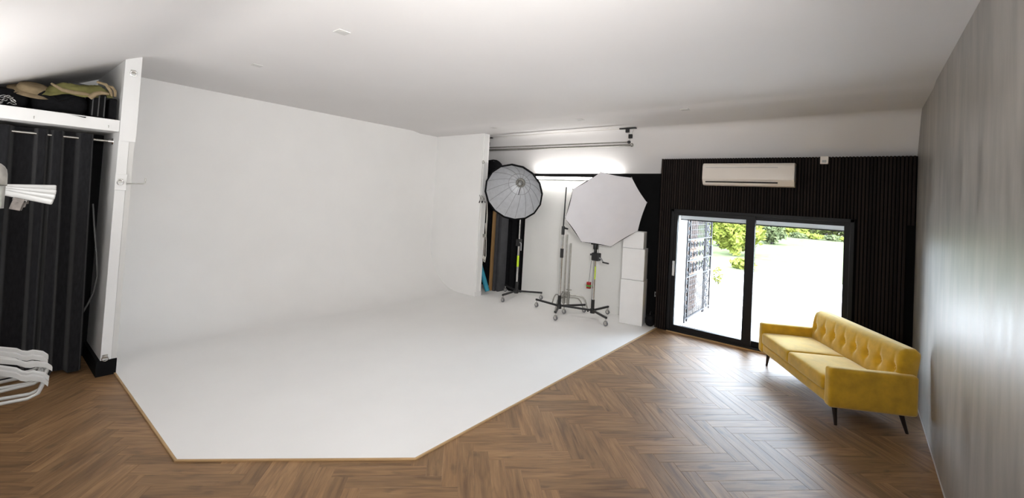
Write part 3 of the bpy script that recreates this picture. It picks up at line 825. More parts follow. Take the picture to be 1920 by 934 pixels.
# first stand: silver parabolic softbox
st1, c1 = stand('black wheeled stand with yellow tape carrying the silver softbox', (-5.67, 7.40), ((-5.56, 6.83), (-5.20, 7.66), (-6.15, 7.62)))
V = Vector
def up(c, z): return V((c.x, c.y, z))
MB().cyl(up(c1, 0.33), up(c1, 1.12), 0.022, seg=14).build('lower_pole', M['chrome'], st1, smooth=0.8)
MB().cyl(up(c1, 0.66), up(c1, 0.90), 0.0235, seg=14).build('tape_band', M['tape'], st1, smooth=0.8)['label'] = 'neon yellow tape band'
MB().box(c1.x - 0.05, c1.x + 0.05, c1.y - 0.05, c1.y + 0.05, 1.10, 1.25).build('gearbox', M['blackmetal'], st1, bevel=0.01)
MB().cyl(up(c1, 1.25), up(c1, 1.84), 0.016, seg=12).build('upper_pole', M['chrome'], st1, smooth=0.8)
MB().tube([(c1.x + 0.05, c1.y - 0.03, 1.18), (c1.x + 0.10, c1.y - 0.05, 1.17), (c1.x + 0.11, c1.y - 0.06, 1.02)], 0.012, 8).build('crank_handle', M['grey'], st1, smooth=1.0)
# softbox one: deep silver bowl with sixteen ribs seen into
rim = V((-5.582, 6.996, 2.226)); n1 = V((0.3616, -0.8483, -0.3867)).normalized(); hubp = rim - n1 * 0.634
sb1 = thing('parabolic_softbox', 'deep round softbox with silver lining and sixteen ribs, open towards the room', 'softbox', hubp)
R1_, NR = 0.604, 16
def bowl_r(t): return 0.10 + (R1_ - 0.10) * (t ** 0.55)
a1 = n1.cross(V((0, 0, 1))).normalized(); b1 = n1.cross(a1)
def bowl_pt(k, t, sag=0.0, out=0.0):
    a = 2 * PI * k / NR
    r = (bowl_r(t) + out) * (1 - sag)
    return hubp + n1 * (0.634 * t) + (a1 * math.cos(a) + b1 * math.sin(a)) * r
TS = [0, 0.05, 0.1, 0.17, 0.26, 0.36, 0.48, 0.6, 0.74, 0.87, 1.0]
for k in range(NR):
    vs = []; sub = 4
    for t in TS:
        p, q = bowl_pt(k, t), bowl_pt(k + 1, t)
        for j in range(sub + 1):
            s = j / sub; w = p.lerp(q, s)
            c = hubp + n1 * (0.634 * t)
            vs.append(w + (c - w).normalized() * (-0.016 * math.sin(PI * s) * (0.15 + 3.0 * t * (1 - t))))
    m_ = sub + 1
    fs = [(i * m_ + j, i * m_ + j + 1, (i + 1) * m_ + j + 1, (i + 1) * m_ + j) for i in range(len(TS) - 1) for j in range(sub)]
    g_ = MB().add(vs, fs)
    g_.build('lining_panel', M['silver'], sb1, smooth=1.0)
    MB().tube([bowl_pt(k, t, 0.012) for t in TS], 0.004, 5).build('rib', M['grey'], sb1)
sh_ = MB()
vs = [bowl_pt(k, t, 0, 0.016) for t in TS for k in range(NR)]
fs = [(i * NR + k, i * NR + (k + 1) % NR, (i + 1) * NR + (k + 1) % NR, (i + 1) * NR + k) for i in range(len(TS) - 1) for k in range(NR)]
sh_.add(vs, fs).build('outer_shell', M['blackfabric'], sb1)
sh_ = MB()
vs = []
for rr, t in ((R1_ + 0.016, 0.95), (R1_ + 0.018, 1.012), (R1_ - 0.012, 1.012), (R1_ - 0.014, 0.985)):
    for k in range(NR):
        a = 2 * PI * k / NR
        vs.append(hubp + n1 * (0.634 * t) + (a1 * math.cos(a) + b1 * math.sin(a)) * rr)
fs = [(i * NR + k, i * NR + (k + 1) % NR, (i + 1) * NR + (k + 1) % NR, (i + 1) * NR + k) for i in range(3) for k in range(NR)]
sh_.add(vs, fs).build('rim_band', M['blackfabric'], sb1)
rc = hubp + n1 * 0.135
MB().tube([rc + (a1 * math.cos(2 * PI * k / 32) + b1 * math.sin(2 * PI * k / 32)) * 0.243 for k in range(33)], 0.0045, 5).build('inner_ring', M['grey'], sb1)
MB().lathe(hubp + n1 * 0.005, n1, [(0.0, 0.012), (0.05, 0.012), (0.07, 0.03), (0.10, 0.03), (0.106, 0.0)], 20).build('speed_ring', M['steel'], sb1, smooth=0.5)
hb = MB()
for k in range(16):
    a = 2 * PI * k / 16
    hb.cyl(hubp + n1 * 0.03 + (a1 * math.cos(a) + b1 * math.sin(a)) * 0.085, hubp + n1 * 0.075 + (a1 * math.cos(a) + b1 * math.sin(a)) * 0.10, 0.008, seg=6)
hb.build('rib_sockets', M['steel'], sb1)
MB().lathe(hubp + n1 * 0.02, n1, [(0.0, 0.09), (0.03, 0.085), (0.04, 0.05), (0.04, 0.0)], 14).build('flash_dome', M['plastic'], sb1, smooth=1.0)
dn = (V((0, 0, -1)) - n1 * V((0, 0, -1)).dot(n1)).normalized()
MB().bar(rc + dn * 0.10 - n1 * 0.06, rc + dn * 0.243 + a1 * 0.03, 0.016, 0.006).build('strap', M['blackfabric'], sb1)
strobe = MB().cyl(hubp - n1 * 0.005, hubp - n1 * 0.26, 0.066, seg=16).build('strobe_body', M['blackmetal'], sb1, smooth=0.8)
MB().tube([up(c1, 1.80), (-5.70, 7.46, 1.86), (-5.79, 7.65, 2.06), (-5.88, 7.70, 2.38), hubp - n1 * 0.18], 0.016, 8).build('bracket', M['blackmetal'], sb1, smooth=1.2)
# second stand: winch stand under the white octagon softbox
st2, c2 = stand('black winch stand with crank handle under the white octagonal softbox', (-3.77, 7.245), ((-3.35, 6.94), (-3.69, 7.70), (-4.26, 7.06)))
MB().cyl(up(c2, 0.33), up(c2, 1.08), 0.024, seg=14).build('lower_pole', M['chrome'], st2, smooth=0.8)
MB().bar((c2.x + 0.022, c2.y - 0.012, 0.72), (c2.x + 0.022, c2.y - 0.012, 0.95), 0.016, 0.016).build('tape_band', M['tape'], st2)['label'] = 'neon yellow tape strip'
MB().box(c2.x - 0.055, c2.x + 0.095, c2.y - 0.055, c2.y + 0.055, 1.055, 1.20).build('gearbox', M['blackmetal'], st2, bevel=0.016)
MB().cyl((c2.x - 0.055, c2.y - 0.02, 1.16), (c2.x - 0.09, c2.y - 0.03, 1.16), 0.018, seg=10).build('knob', M['blackmetal'], st2, smooth=0.7)
MB().tube([(c2.x + 0.095, c2.y - 0.02, 1.115), (c2.x + 0.14, c2.y - 0.03, 1.11), (c2.x + 0.18, c2.y - 0.035, 1.05)], 0.013, 8).build('crank_arm', M['grey'], st2, smooth=0.8)
MB().cyl((c2.x + 0.175, c2.y - 0.04, 1.05), (c2.x + 0.30, c2.y - 0.06, 1.045), 0.014, seg=10).build('crank_handle', M['blackmetal'], st2, smooth=0.8)
MB().cyl(up(c2, 1.20), up(c2, 1.26), 0.03, seg=12).cyl(up(c2, 1.26), up(c2, 1.40), 0.045, 0.05, seg=14).build('receiver', M['blackmetal'], st2, smooth=0.6, bevel=0.004)
MB().cyl((c2.x - 0.045, c2.y - 0.02, 1.36), (c2.x - 0.08, c2.y - 0.03, 1.36), 0.016, seg=10).build('knob', M['blackmetal'], st2, smooth=0.7)
MB().cyl(up(c2, 1.40), up(c2, 2.12), 0.018, seg=12).build('upper_pole', M['chrome'], st2, smooth=0.8)
cb = thing('power_cable', 'thin grey power cable hanging down the winch stand to a red plug', 'cable', (c2.x - 0.06, c2.y - 0.04, 0.65))
MB().tube([(c2.x - 0.045, c2.y - 0.058, 1.05), (c2.x - 0.055, c2.y - 0.062, 0.85), (c2.x - 0.072, c2.y - 0.062, 0.66)], 0.004, 6).build('lead', M['cable'], cb)
MB().box(c2.x - 0.105, c2.x - 0.035, c2.y - 0.09, c2.y - 0.03, 0.54, 0.66).build('plug', M['red'], cb, bevel=0.006)
MB().box(c2.x - 0.108, c2.x - 0.032, c2.y - 0.093, c2.y - 0.027, 0.575, 0.606).build('plug_band', M['green'], cb, bevel=0.003)
MB().tube([(c2.x + 0.075, c2.y - 0.03, 1.20), (c2.x + 0.082, c2.y - 0.04, 1.34), (c2.x + 0.07, c2.y - 0.02, 1.6)], 0.004, 6).build('upper_lead', M['cable'], cb)
# softbox two
co = V((-3.421, 6.881, 1.99)); n2 = V((0.621, -0.694, -0.365)).normalized()
a2 = V((0.761, 0.645, 0.068)).normalized(); b2 = n2.cross(a2).normalized(); R2_ = 0.713
sb2 = thing('octagonal_softbox', 'large octagonal softbox with white front diffuser tilted down on the winch stand', 'softbox', co)
oc = [co + (a2 * math.cos(-0.587 + 2 * PI * i / 8) + b2 * math.sin(-0.587 + 2 * PI * i / 8)) * R2_ for i in range(8)]
vs = [co + n2 * 0.02]; rings_ = 6; per = 6; idx = []
for r in range(1, rings_ + 1):
    f = r / rings_
    for i in range(8):
        for j in range(per):
            p = oc[i].lerp(oc[(i + 1) % 8], j / per)
            s = math.sin(PI * j / per)
            q = co + (p - co) * f * (1 - 0.02 * s * f)
            q += n2 * (0.02 * (1 - f * f) + 0.006 * noise.noise(q * 5))
            vs.append(q)
n8 = 8 * per; fs = [(0, 1 + i, 1 + (i + 1) % n8) for i in range(n8)]
for r in range(rings_ - 1):
    for i in range(n8): fs.append((1 + r * n8 + i, 1 + (r + 1) * n8 + i, 1 + (r + 1) * n8 + (i + 1) % n8, 1 + r * n8 + (i + 1) % n8))
MB().add(vs, fs).build('front_diffuser', M['softwhite'], sb2, smooth=1.0)
bk = co - n2 * 0.47
vs = []
for f, d in ((1.0, 0.0), (0.93, 0.10), (0.75, 0.25), (0.48, 0.38), (0.13, 0.47)):
    vs += [co - n2 * d + (p - co) * f for p in oc]
fs = [(i * 8 + k, i * 8 + (k + 1) % 8, (i + 1) * 8 + (k + 1) % 8, (i + 1) * 8 + k) for i in range(4) for k in range(8)]
MB().add(vs, fs).build('outer_shell', M['blackfabric'], sb2)
for p in oc: MB().tube([p + n2 * 0.004, p - n2 * 0.03], 0.008, 6).build('corner_tip', M['grey'], sb2)
MB().cyl(bk + n2 * 0.01, bk - n2 * 0.25, 0.075, seg=16).build('strobe_body', M['blackmetal'], sb2, smooth=0.8)
MB().bar(up(c2, 2.10), bk - n2 * 0.03 + V((0, 0, -0.05)), 0.03, 0.03).build('bracket', M['blackmetal'], sb2)
# third stand
st3, c3 = stand('chrome telescopic stand on a black wheeled base beside the winch stand', (-4.355, 7.03), ((-4.89, 7.06), (-4.12, 6.55), (-4.06, 7.46)))
MB().cyl(up(c3, 0.20), up(c3, 1.08), 0.022, seg=14).build('lower_pole', M['chrome'], st3, smooth=0.8)
MB().cyl(up(c3, 1.05), up(c3, 1.22), 0.032, seg=14).build('collar', M['blackmetal'], st3, smooth=0.8)
MB().cyl(up(c3, 1.2), up(c3, 1.50), 0.019, seg=14).build('middle_pole', M['chrome'], st3, smooth=0.8)
MB().cyl(up(c3, 1.48), up(c3, 1.64), 0.030, seg=14).build('collar', M['blackmetal'], st3, smooth=0.8)
MB().bar((c3.x, c3.y, 1.61), (c3.x + 0.11, c3.y - 0.02, 1.60), 0.03, 0.03).build('clamp', M['blackmetal'], st3)
MB().cyl(up(c3, 1.6), (c3.x + 0.02, c3.y, 2.38), 0.013, seg=10).build('upper_pole', M['blackmetal'], st3, smooth=0.8)
# two turtle-base stands nested behind it
def turtle(label, c, z1, rot, hz):
    c = V((*c, 0.013)); t = thing('turtle_stand', label, 'light stand', c)
    MB().cyl(up(c, 0.10), up(c, z1), 0.0165, seg=12).build('pole', M['steel'], t, smooth=0.8)
    MB().cyl(up(c, 0.12), up(c, 0.30 + hz), 0.027, seg=12).build('base_casting', M['steel'], t, smooth=0.7)
    MB().cyl((c.x - 0.05, c.y, 0.34 + hz), (c.x + 0.07, c.y - 0.01, 0.35 + hz), 0.01, seg=8).build('tee_knob', M['steel'], t)
    for k in range(3):
        a = rot + k * 2 * PI / 3; d = V((math.cos(a), math.sin(a), 0))
        zz = 0.23 + hz + 0.0 * k
        p = [c + V((0, 0, zz)), c + d * 0.20 + V((0, 0, zz)), c + d * 0.28 + V((0, 0, zz - 0.015)), c + d * 0.33 + V((0, 0, zz - 0.07)), c + d * 0.39 + V((0, 0, 0.02))]
        lg = MB().tube(p, 0.0125, 8).build('leg', M['steel'], t, smooth=1.2)
        MB().cyl(c + d * 0.385 + V((0, 0, 0.03)), c + d * 0.393 + V((0, 0, 0.0)), 0.015, seg=8).build('foot', M['blackmetal'], lg)
    return t
turtle('chrome turtle-base stand standing directly behind the telescopic stand', (-4.47, 7.38), 1.46, 2.75, 0.0)
turtle('second chrome turtle-base stand nested closest to the white board', (-4.385, 7.395), 1.30, 2.55, 0.055)

# ---- hoist for backdrops: ceiling plates, pulleys, ropes and a double bar
ho = thing('backdrop_hoist', 'ceiling hoist with black plates, pulleys and a long grey double bar', 'hoist', (-4.9, 7.25, 3.45))
HY = 7.22
for x0, x1 in ((-6.72, -6.44), (-3.40, -3.09)):
    z = ceil_z(x0, HY) - 0.002
    MB().box(x0, x1, HY - 0.025, HY + 0.025, z - 0.022, z).build('ceiling_plate', M['blackmetal'], ho, bevel=0.003)
def pulley(x, z, r=0.032):
    o = MB().box(x - r, x + r, HY - 0.018, HY - 0.012, z - r, z + r * 1.3).box(x - r, x + r, HY + 0.012, HY + 0.018, z - r, z + r * 1.3).build('pulley', M['blackmetal'], ho, bevel=0.002)
    MB().lathe((x, HY - 0.011, z), (0, 1, 0), [(0.0, 0), (r * 0.9, 0), (r * 0.7, 0.011), (r * 0.9, 0.022), (0, 0.022)], 14).build('sheave', M['black'], o, smooth=0.6)
for x, z in ((-6.66, 3.42), (-6.56, 3.425), (-6.555, 3.30), (-3.25, 3.42), (-3.19, 3.315)): pulley(x, z)
MB().tube([(-6.60, HY, 3.165), (-3.18, HY, 3.165)], 0.020, 10).build('crossbar', M['steel'], ho, smooth=1.0)
MB().tube([(-6.58, HY - 0.03, 3.215), (-3.20, HY - 0.03, 3.215)], 0.012, 10).build('crossbar', M['steel'], ho, smooth=1.0)
MB().lathe((-3.20, HY - 0.05, 3.215), (0, 1, 0), [(0, 0), (0.025, 0.003), (0.03, 0.02), (0.025, 0.04), (0, 0.043)], 12).build('end_knob', M['blackmetal'], ho, smooth=1.0)
MB().lathe((-3.165, HY, 3.165), (1, 0, 0), [(0, 0.03), (0.03, 0.025), (0.034, 0), (0.02, -0.01)], 14).build('end_cap', M['steel'], ho, smooth=0.7)
rp = MB()
for a, b in (((-6.58, 3.40), (-6.575, 3.32)), ((-6.48, 3.48), (-6.535, 3.32)), ((-6.56, 3.27), (-6.58, 3.18)), ((-3.23, 3.40), (-3.21, 3.34)), ((-3.12, 3.48), (-3.17, 3.34)), ((-3.195, 3.28), (-3.19, 3.18)), ((-6.55, 3.45), (-3.27, 3.46))):
    rp.tube([(a[0], HY - 0.005, a[1]), (b[0], HY - 0.005, b[1])], 0.004, 6)
rp.build('rope', M['rope'], ho)
MB().tube([(-6.66, HY, 3.40), (-6.45, 7.10, 2.6), (-6.26, 6.98, 1.75), (-6.245, 6.965, 1.25)], 0.007, 6).tube([(-6.62, HY, 3.16), (-6.42, 7.10, 2.4), (-6.24, 6.98, 1.7), (-6.225, 6.955, 1.2)], 0.007, 6).build('pull_rope', M['rope'], ho)
cl = thing('rope_cleat', 'metal cleat with looped pale rope on the end of the wing', 'cleat', (-6.24, 6.95, 1.2))
MB().box(-6.236, -6.21, 6.86, 6.925, 1.25, 1.32).build('bracket', M['steel'], cl, bevel=0.003)
MB().tube([(-6.215, 6.90, 1.55), (-6.205, 6.945, 1.2), (-6.20, 6.96, 0.85), (-6.195, 6.93, 0.72), (-6.20, 6.90, 0.74), (-6.21, 6.905, 1.0), (-6.215, 6.895, 1.3)], 0.008, 6).tube([(-6.20, 6.93, 0.82), (-6.19, 6.90, 0.78), (-6.20, 6.87, 0.82), (-6.21, 6.90, 0.86), (-6.2, 6.93, 0.82)], 0.010, 6).build('rope_loop', M['rope'], cl, smooth=1.2)
# spring clamps and eye on the wing edge
def clamp(label, c, s=1.0):
    c = V(c); t = thing('spring_clamp', label, 'clamp', c, group='spring clamps on the wing')
    for sg in (-1, 1):
        MB().tube([c + V((0.02, -0.02, 0.075 * s)) + V((0, sg * 0.03, 0)), c + V((0.02, sg * 0.012, 0.01)), c + V((0.02, sg * 0.035, -0.07 * s))], 0.008, 6).build('jaw', M['steel'], t)
        MB().tube([c + V((0.02, sg * 0.03, -0.05 * s)), c + V((0.02, sg * 0.045, -0.095 * s))], 0.011, 6).build('grip', M['blackmetal'], t)
    MB().cyl(c + V((0.0, 0, 0.005)), c + V((0.035, 0, 0.005)), 0.013, seg=10).build('spring', M['steel'], t)
clamp('metal spring clamp with black grips on the front edge of the wing', (-6.236, 6.715, 2.07))
clamp('steel spring clamp beside the black-gripped one on the wing end', (-6.236, 6.81, 2.06), 0.8)
er = thing('screw_eye', 'small steel screw eye high on the end of the wing', 'hook', (-6.24, 6.72, 2.84))
MB().tube(arc((-6.215, 6.72, 2.84), 0.03, 0, 2 * PI, 16, (0, 1, 0), (0, 0, 1)), 0.007, 6).build('eye', M['steel'], er, smooth=1.5)
MB().cyl((-6.236, 6.72, 2.81), (-6.208, 6.72, 2.81), 0.006, seg=6).build('shank', M['steel'], er)

# ================================================================== CLOSET SIDE
shelf = thing('storage_shelf', 'thick white built-in shelf over the charcoal curtain carrying black bags', 'shelf', (-6.15, 0.9, 2.573))
MB().box(-7.70, -6.148, YN + 0.01, 0.953, 2.573, 2.694).build('shelf_board', M['white'], shelf, bevel=0.003)
for y in (0.34, 0.865):
    MB().tube([(-6.147, y, 2.625), (-6.130, y, 2.625), (-6.125, y, 2.612), (-6.125, y, 2.60)], 0.003, 6).build('cup_hook', M['steel'], shelf)
struct(MB().box(-7.02, -6.98, YN + 0.01, 0.953, 0.0, 2.57).build('wall_closet', M['black']))
rod = thing('curtain_rod', 'steel curtain rod under the white shelf', 'rod', (-6.45, 0.95, 2.48))
RX = -6.45
MB().tube([(RX, YN + 0.02, 2.48), (RX, 0.945, 2.48)], 0.013, 12).build('pole', M['steel'], rod, smooth=1.0)
MB().lathe((RX, 0.955, 2.48), (0, -1, 0), [(0.035, 0), (0.034, 0.006), (0.02, 0.008), (0.018, 0.04)], 16).build('end_bracket', M['chrome'], rod, smooth=0.6)
# eyelet curtain: a wave that passes in front of and behind the rod
cur = thing('curtain', 'charcoal eyelet curtain hanging from the steel rod under the shelf', 'curtain', (RX, 0.3, 0.03))
keys = [(-0.57, 1), (-0.44, -1), (-0.26, 1), (-0.10, -1), (0.02, -1), (0.10, 1), (0.20, 1), (0.245, -1), (0.365, -1), (0.395, 1), (0.445, 1), (0.475, -0.9), (0.50, 1), (0.555, 1), (0.59, -1), (0.66, -1), (0.70, 1), (0.775, 1.15), (0.795, 0.6)]
path = []
for i in range(len(keys) - 1):
    (ya, va), (yb, vb) = keys[i], keys[i + 1]
    for j in range(8):
        t = j / 8; s = t * t * (3 - 2 * t)
        path.append((ya + (yb - ya) * t, va + (vb - va) * s))
path.append(keys[-1])
zs = [2.535, 2.48, 2.35, 2.0, 1.5, 1.0, 0.5, 0.12, 0.03]
vs = []
for zi, z in enumerate(zs):
    d = (2.535 - z) / 2.5
    for y, v in path:
        amp = 0.055 * (1 + 0.25 * d)
        yy = y + 0.055 * d * (0.35 + 0.65 * (y + 0.6) / 1.4) + 0.010 * d * math.sin(y * 23)
        vs.append((RX + v * amp + 0.008 * math.sin(y * 31 + z * 2) * d, yy, z))
n = len(path)
fs = [(j * n + i, (j + 1) * n + i, (j + 1) * n + i + 1, j * n + i + 1) for j in range(len(zs) - 1) for i in range(n - 1)]
MB().add(vs, fs).build('fabric', M['curtain'], cur, smooth=1.6)
tag(MB().tube([(-6.62, 0.86, 1.78), (-6.55, 0.875, 1.55), (-6.50, 0.905, 1.25), (-6.48, 0.925, 1.0), (-6.50, 0.91, 0.82), (-6.53, 0.87, 0.68), (-6.54, 0.84, 0.60)], 0.009, 8).build('hanging_cable', M['cable'], smooth=1.2), 'grey cable looping down beside the charcoal curtain', 'cable')
# ring anchors and hook on the white column
def ring_anchor(label, y, z, x=-6.136):
    t = thing('ring_anchor', label, 'ring', (x, y, z), group='steel ring anchors on the white column')
    MB().box(x, x + 0.005, y - 0.022, y + 0.022, z - 0.005, z + 0.036).build('base_plate', M['steel'], t, bevel=0.001)
    MB().tube(arc((x + 0.014, y, z - 0.004), 0.026, 0, 2 * PI, 18, (0.15, 1, 0), (0.12, 0, 1)), 0.0045, 6).build('ring', M['chrome'], t, smooth=1.5)
    MB().cyl((x + 0.010, y - 0.012, z + 0.02), (x + 0.010, y + 0.012, z + 0.02), 0.008, seg=8).build('saddle', M['steel'], t)
ring_anchor('steel ring anchor at the top of the white column', 1.025, 3.215)
ring_anchor('steel ring anchor at mid height of the white column', 0.992, 2.04, -6.130)
ring_anchor('steel ring anchor just above the black plinth of the column', 0.99, 0.185, -6.148)
hk = thing('wall_hook', 'thin steel L-shaped hook arm sticking out of the white column', 'hook', (-6.13, 1.04, 2.04))
MB().tube([(-6.14, 1.03, 2.03), (-6.14, 1.05, 2.03), (-6.13, 1.185, 2.035), (-6.125, 1.195, 2.045), (-6.125, 1.198, 2.095)], 0.006, 8).build('arm', M['steel'], hk, smooth=1.0)
MB().lathe((-6.14, 1.041, 2.03), (0, 1, 0), [(0.0, 0.006), (0.014, 0.005), (0.016, 0)], 12).build('rose', M['steel'], hk)
# ---- things on the shelf
ZS = 2.695
t = thing('equipment_case', 'narrow black case standing at the column end of the shelf', 'case', (-6.35, 0.9, ZS))
MB().rbox((-6.42, 0.902, ZS + 0.115), (0.36, 0.062, 0.23), 0.012, 2).build('shell', M['black'], t, smooth=0.8)
MB().box(-6.238, -6.232, 0.875, 0.93, ZS + 0.012, ZS + 0.22).build('side_panel', M['blackfabric'], t)
t = thing('equipment_case', 'wider black ribbed case beside the narrow one on the shelf', 'case', (-6.35, 0.8, ZS))
MB().rbox((-6.42, 0.79, ZS + 0.13), (0.36, 0.12, 0.26), 0.02, 3).build('shell', M['black'], t, smooth=0.8)
for y in (0.745, 0.79, 0.835): MB().box(-6.243, -6.234, y - 0.006, y + 0.006, ZS + 0.02, ZS + 0.24).build('rib', M['blackmetal'], t, bevel=0.002)
t = thing('duffel_bag', 'large black duffel bag in the middle of the shelf', 'bag', (-6.5, 0.5, ZS))
lump((-6.50, 0.52, ZS + 0.115), (0.44, 0.40, 0.23), 0.09, 7, 0.02, 5, 3).build('bag_body', M['blackfabric'], t, smooth=1.5)
MB().tube([(-6.30, 0.42, ZS + 0.20), (-6.262, 0.5, ZS + 0.12), (-6.29, 0.62, ZS + 0.21)], 0.012, 6).build('handle', M['blackfabric'], t, smooth=1.0)
MB().add([(-6.30, 0.52, ZS + 0.012), (-6.30, 0.70, ZS + 0.012), (-6.16, 0.70, ZS + 0.006), (-6.16, 0.53, ZS + 0.006), (-6.138, 0.69, ZS - 0.024), (-6.138, 0.60, ZS - 0.012)], [(0, 1, 2, 3), (3, 2, 4, 5)]).build('loose_flap', M['blackmetal'], t)
t = thing('duffel_bag', 'low black bag lying under the tan cloth at the open end of the shelf', 'bag', (-6.5, 0.2, ZS))
lump((-6.50, 0.16, ZS + 0.095), (0.42, 0.30, 0.18), 0.08, 6, 0.02, 5, 8).build('bag_body', M['blackfabric'], t, smooth=1.5)
MB().tube([(-6.31, 0.08, ZS + 0.15), (-6.275, 0.15, ZS + 0.10), (-6.30, 0.24, ZS + 0.15)], 0.010, 6).build('handle', M['blackfabric'], t, smooth=1.0)
def cloth(c, sx, sy, h, amp, seed, tilt=0.0, n=26):
    vs = []; fs = []
    for i in range(n + 1):
        for j in range(n + 1):
            u, v = i / n * 2 - 1, j / n * 2 - 1
            e = 1 - max(abs(u), abs(v)) ** 4
            w = noise.noise(V((u * 1.6 + seed, v * 1.6, 0))) + 0.6 * noise.noise(V((u * 4 + seed, v * 3, 1))) + 0.35 * noise.noise(V((u * 9 + seed, v * 6, 2)))
            x = c[0] + u * sx * (1 + 0.12 * noise.noise(V((v * 2, seed, 3)))); y = c[1] + v * sy * (1 + 0.10 * noise.noise(V((u * 2, seed, 5))))
            z = c[2] + h * e + amp * w + tilt * v
            if u > 0.6: z -= (u - 0.6) * h * 1.1
            vs.append((x, y, z))
    m_ = n + 1
    fs = [(i * m_ + j, (i + 1) * m_ + j, (i + 1) * m_ + j + 1, i * m_ + j + 1) for i in range(n) for j in range(n)]
    return MB().add(vs, fs)
t = thing('olive_jacket', 'olive green canvas jacket with tan edges lying on the black duffel bag', 'jacket', (-6.45, 0.65, ZS + 0.24))
cloth((-6.46, 0.64, ZS + 0.235), 0.22, 0.262, 0.095, 0.028, 2.2, 0.045, 40).build('canvas', M['olive'], t, smooth=1.6)
MB().tube([(-6.262, 0.44, ZS + 0.285), (-6.245, 0.52, ZS + 0.235), (-6.245, 0.60, ZS + 0.228), (-6.25, 0.68, ZS + 0.232), (-6.245, 0.75, ZS + 0.225)], [0.010, 0.02, 0.022, 0.02, 0.012], 6).build('tan_hem', M['tan'], t, smooth=1.4)['label'] = 'tan hem'
MB().tube([(-6.245, 0.72, ZS + 0.20), (-6.225, 0.755, ZS + 0.245), (-6.225, 0.80, ZS + 0.268), (-6.23, 0.86, ZS + 0.27)], [0.028, 0.024, 0.022, 0.014], 6).build('tan_lining', M['tan'], t, smooth=1.4)['label'] = 'tan lining folded out'
MB().tube([(-6.23, 0.835, ZS + 0.35), (-6.22, 0.88, ZS + 0.345), (-6.22, 0.905, ZS + 0.31), (-6.225, 0.91, ZS + 0.25)], [0.012, 0.016, 0.016, 0.012], 6).tube([(-6.23, 0.76, ZS + 0.375), (-6.215, 0.83, ZS + 0.36), (-6.215, 0.87, ZS + 0.30), (-6.225, 0.885, ZS + 0.25)], [0.012, 0.017, 0.016, 0.01], 6).build('drawstring', M['tan'], t, smooth=1.4)
t = thing('canvas_hat', 'tan canvas hat lying on the low black bag on the shelf', 'hat', (-6.4, 0.32, ZS + 0.17))
MB().lathe((-6.40, 0.335, ZS + 0.205), (0.45, 0.05, 0.9), [(0.0, 0.058), (0.06, 0.064), (0.10, 0.052), (0.115, 0.022), (0.118, 0.0)], 22).build('crown', M['tan'], t, smooth=1.5)
MB().lathe((-6.40, 0.335, ZS + 0.205), (0.45, 0.05, 0.9), [(0.112, 0.006), (0.15, 0.0), (0.175, -0.012), (0.172, -0.018), (0.112, -0.004)], 22).build('brim', M['tan'], t, smooth=1.0)
t = thing('reflector_pouch', 'grey translucent pouch lying behind the olive jacket', 'pouch', (-6.85, 0.7, ZS + 0.2))
lump((-6.93, 0.74, ZS + 0.22), (0.30, 0.38, 0.42), 0.12, 5, 0.02, 4, 6).build('pouch_body', M['mist'], t, smooth=1.5)
MB().tube([(-6.80, 0.6, ZS + 0.40), (-6.775, 0.7, ZS + 0.36), (-6.80, 0.82, ZS + 0.42)], 0.008, 6).build('cord', M['cable'], t, smooth=1.0)
t = thing('black_bundle', 'small black bundle wedged behind the olive jacket beside the grey pouch', 'bag', (-6.9, 0.45, ZS))
lump((-6.95, 0.42, ZS + 0.155), (0.26, 0.20, 0.29), 0.08, 5, 0.02, 5, 12).build('bag_body', M['blackfabric'], t, smooth=1.5)
t = thing('chain_coil', 'coil of shiny steel chain at the front of the shelf', 'chain', (-6.22, 0.16, ZS))
rnd = random.Random(4)
for k in range(26):
    a = rnd.uniform(0, 2 * PI); c = V((-6.225 + rnd.uniform(-0.03, 0.03), 0.135 + rnd.uniform(-0.09, 0.075), ZS + 0.018 + rnd.uniform(0, 0.09) * (1 - k / 40)))
    e1 = V((math.cos(a), math.sin(a), rnd.uniform(-0.6, 0.6))).normalized(); e2 = e1.orthogonal().normalized()
    MB().tube([c + e1 * 0.022 * math.cos(q) + e2 * 0.012 * math.sin(q) for q in [2 * PI * i / 10 for i in range(11)]], 0.0035, 5).build('chain_link', M['chrome'], t, smooth=1.5)

# ================================================================== CLOTHES RACK AND HANGERS
rack = thing('clothes_rack', 'galvanised steel pipe clothes rack beside the charcoal curtain', 'clothes rack', (-1.92, 0.034, 0))
PXr, PYr = -1.92, 0.034
MB().tube([(PXr, PYr, 0.03), (PXr, PYr, 2.02)], 0.0225, 20).build('post', M['galv'], rack, smooth=1.0)
MB().tube([(PXr, PYr, 1.99), (PXr, PYr, 2.055)], 0.0300, 20).tube([(PXr, PYr, 2.055)] + [(PXr - 0.04 + 0.04 * math.cos(t), PYr, 2.055 + 0.036 * math.sin(t)) for t in [PI / 2 * i / 8 for i in range(1, 9)]] + [(PXr - 0.09, PYr, 2.091)], 0.0325, 20).build('elbow', M['galv'], rack, smooth=1.0)
MB().tube([(PXr - 0.06, PYr, 2.091), (-3.75, PYr, 2.091)], 0.0215, 16).build('top_rail', M['galv'], rack, smooth=1.0)
MB().tube([(PXr, PYr, 1.50), (-3.75, PYr, 1.50)], 0.0165, 16).build('lower_rail', M['galv'], rack, smooth=1.0)
MB().tube([(-3.75, PYr, 0.03), (-3.75, PYr, 2.09)], 0.0225, 16).build('post', M['galv'], rack, smooth=1.0)
for x in (PXr, -3.75):
    MB().tube([(x, -0.32, 0.03), (x, 0.09, 0.03)], 0.0225, 14).build('foot', M['galv'], rack, smooth=1.0)
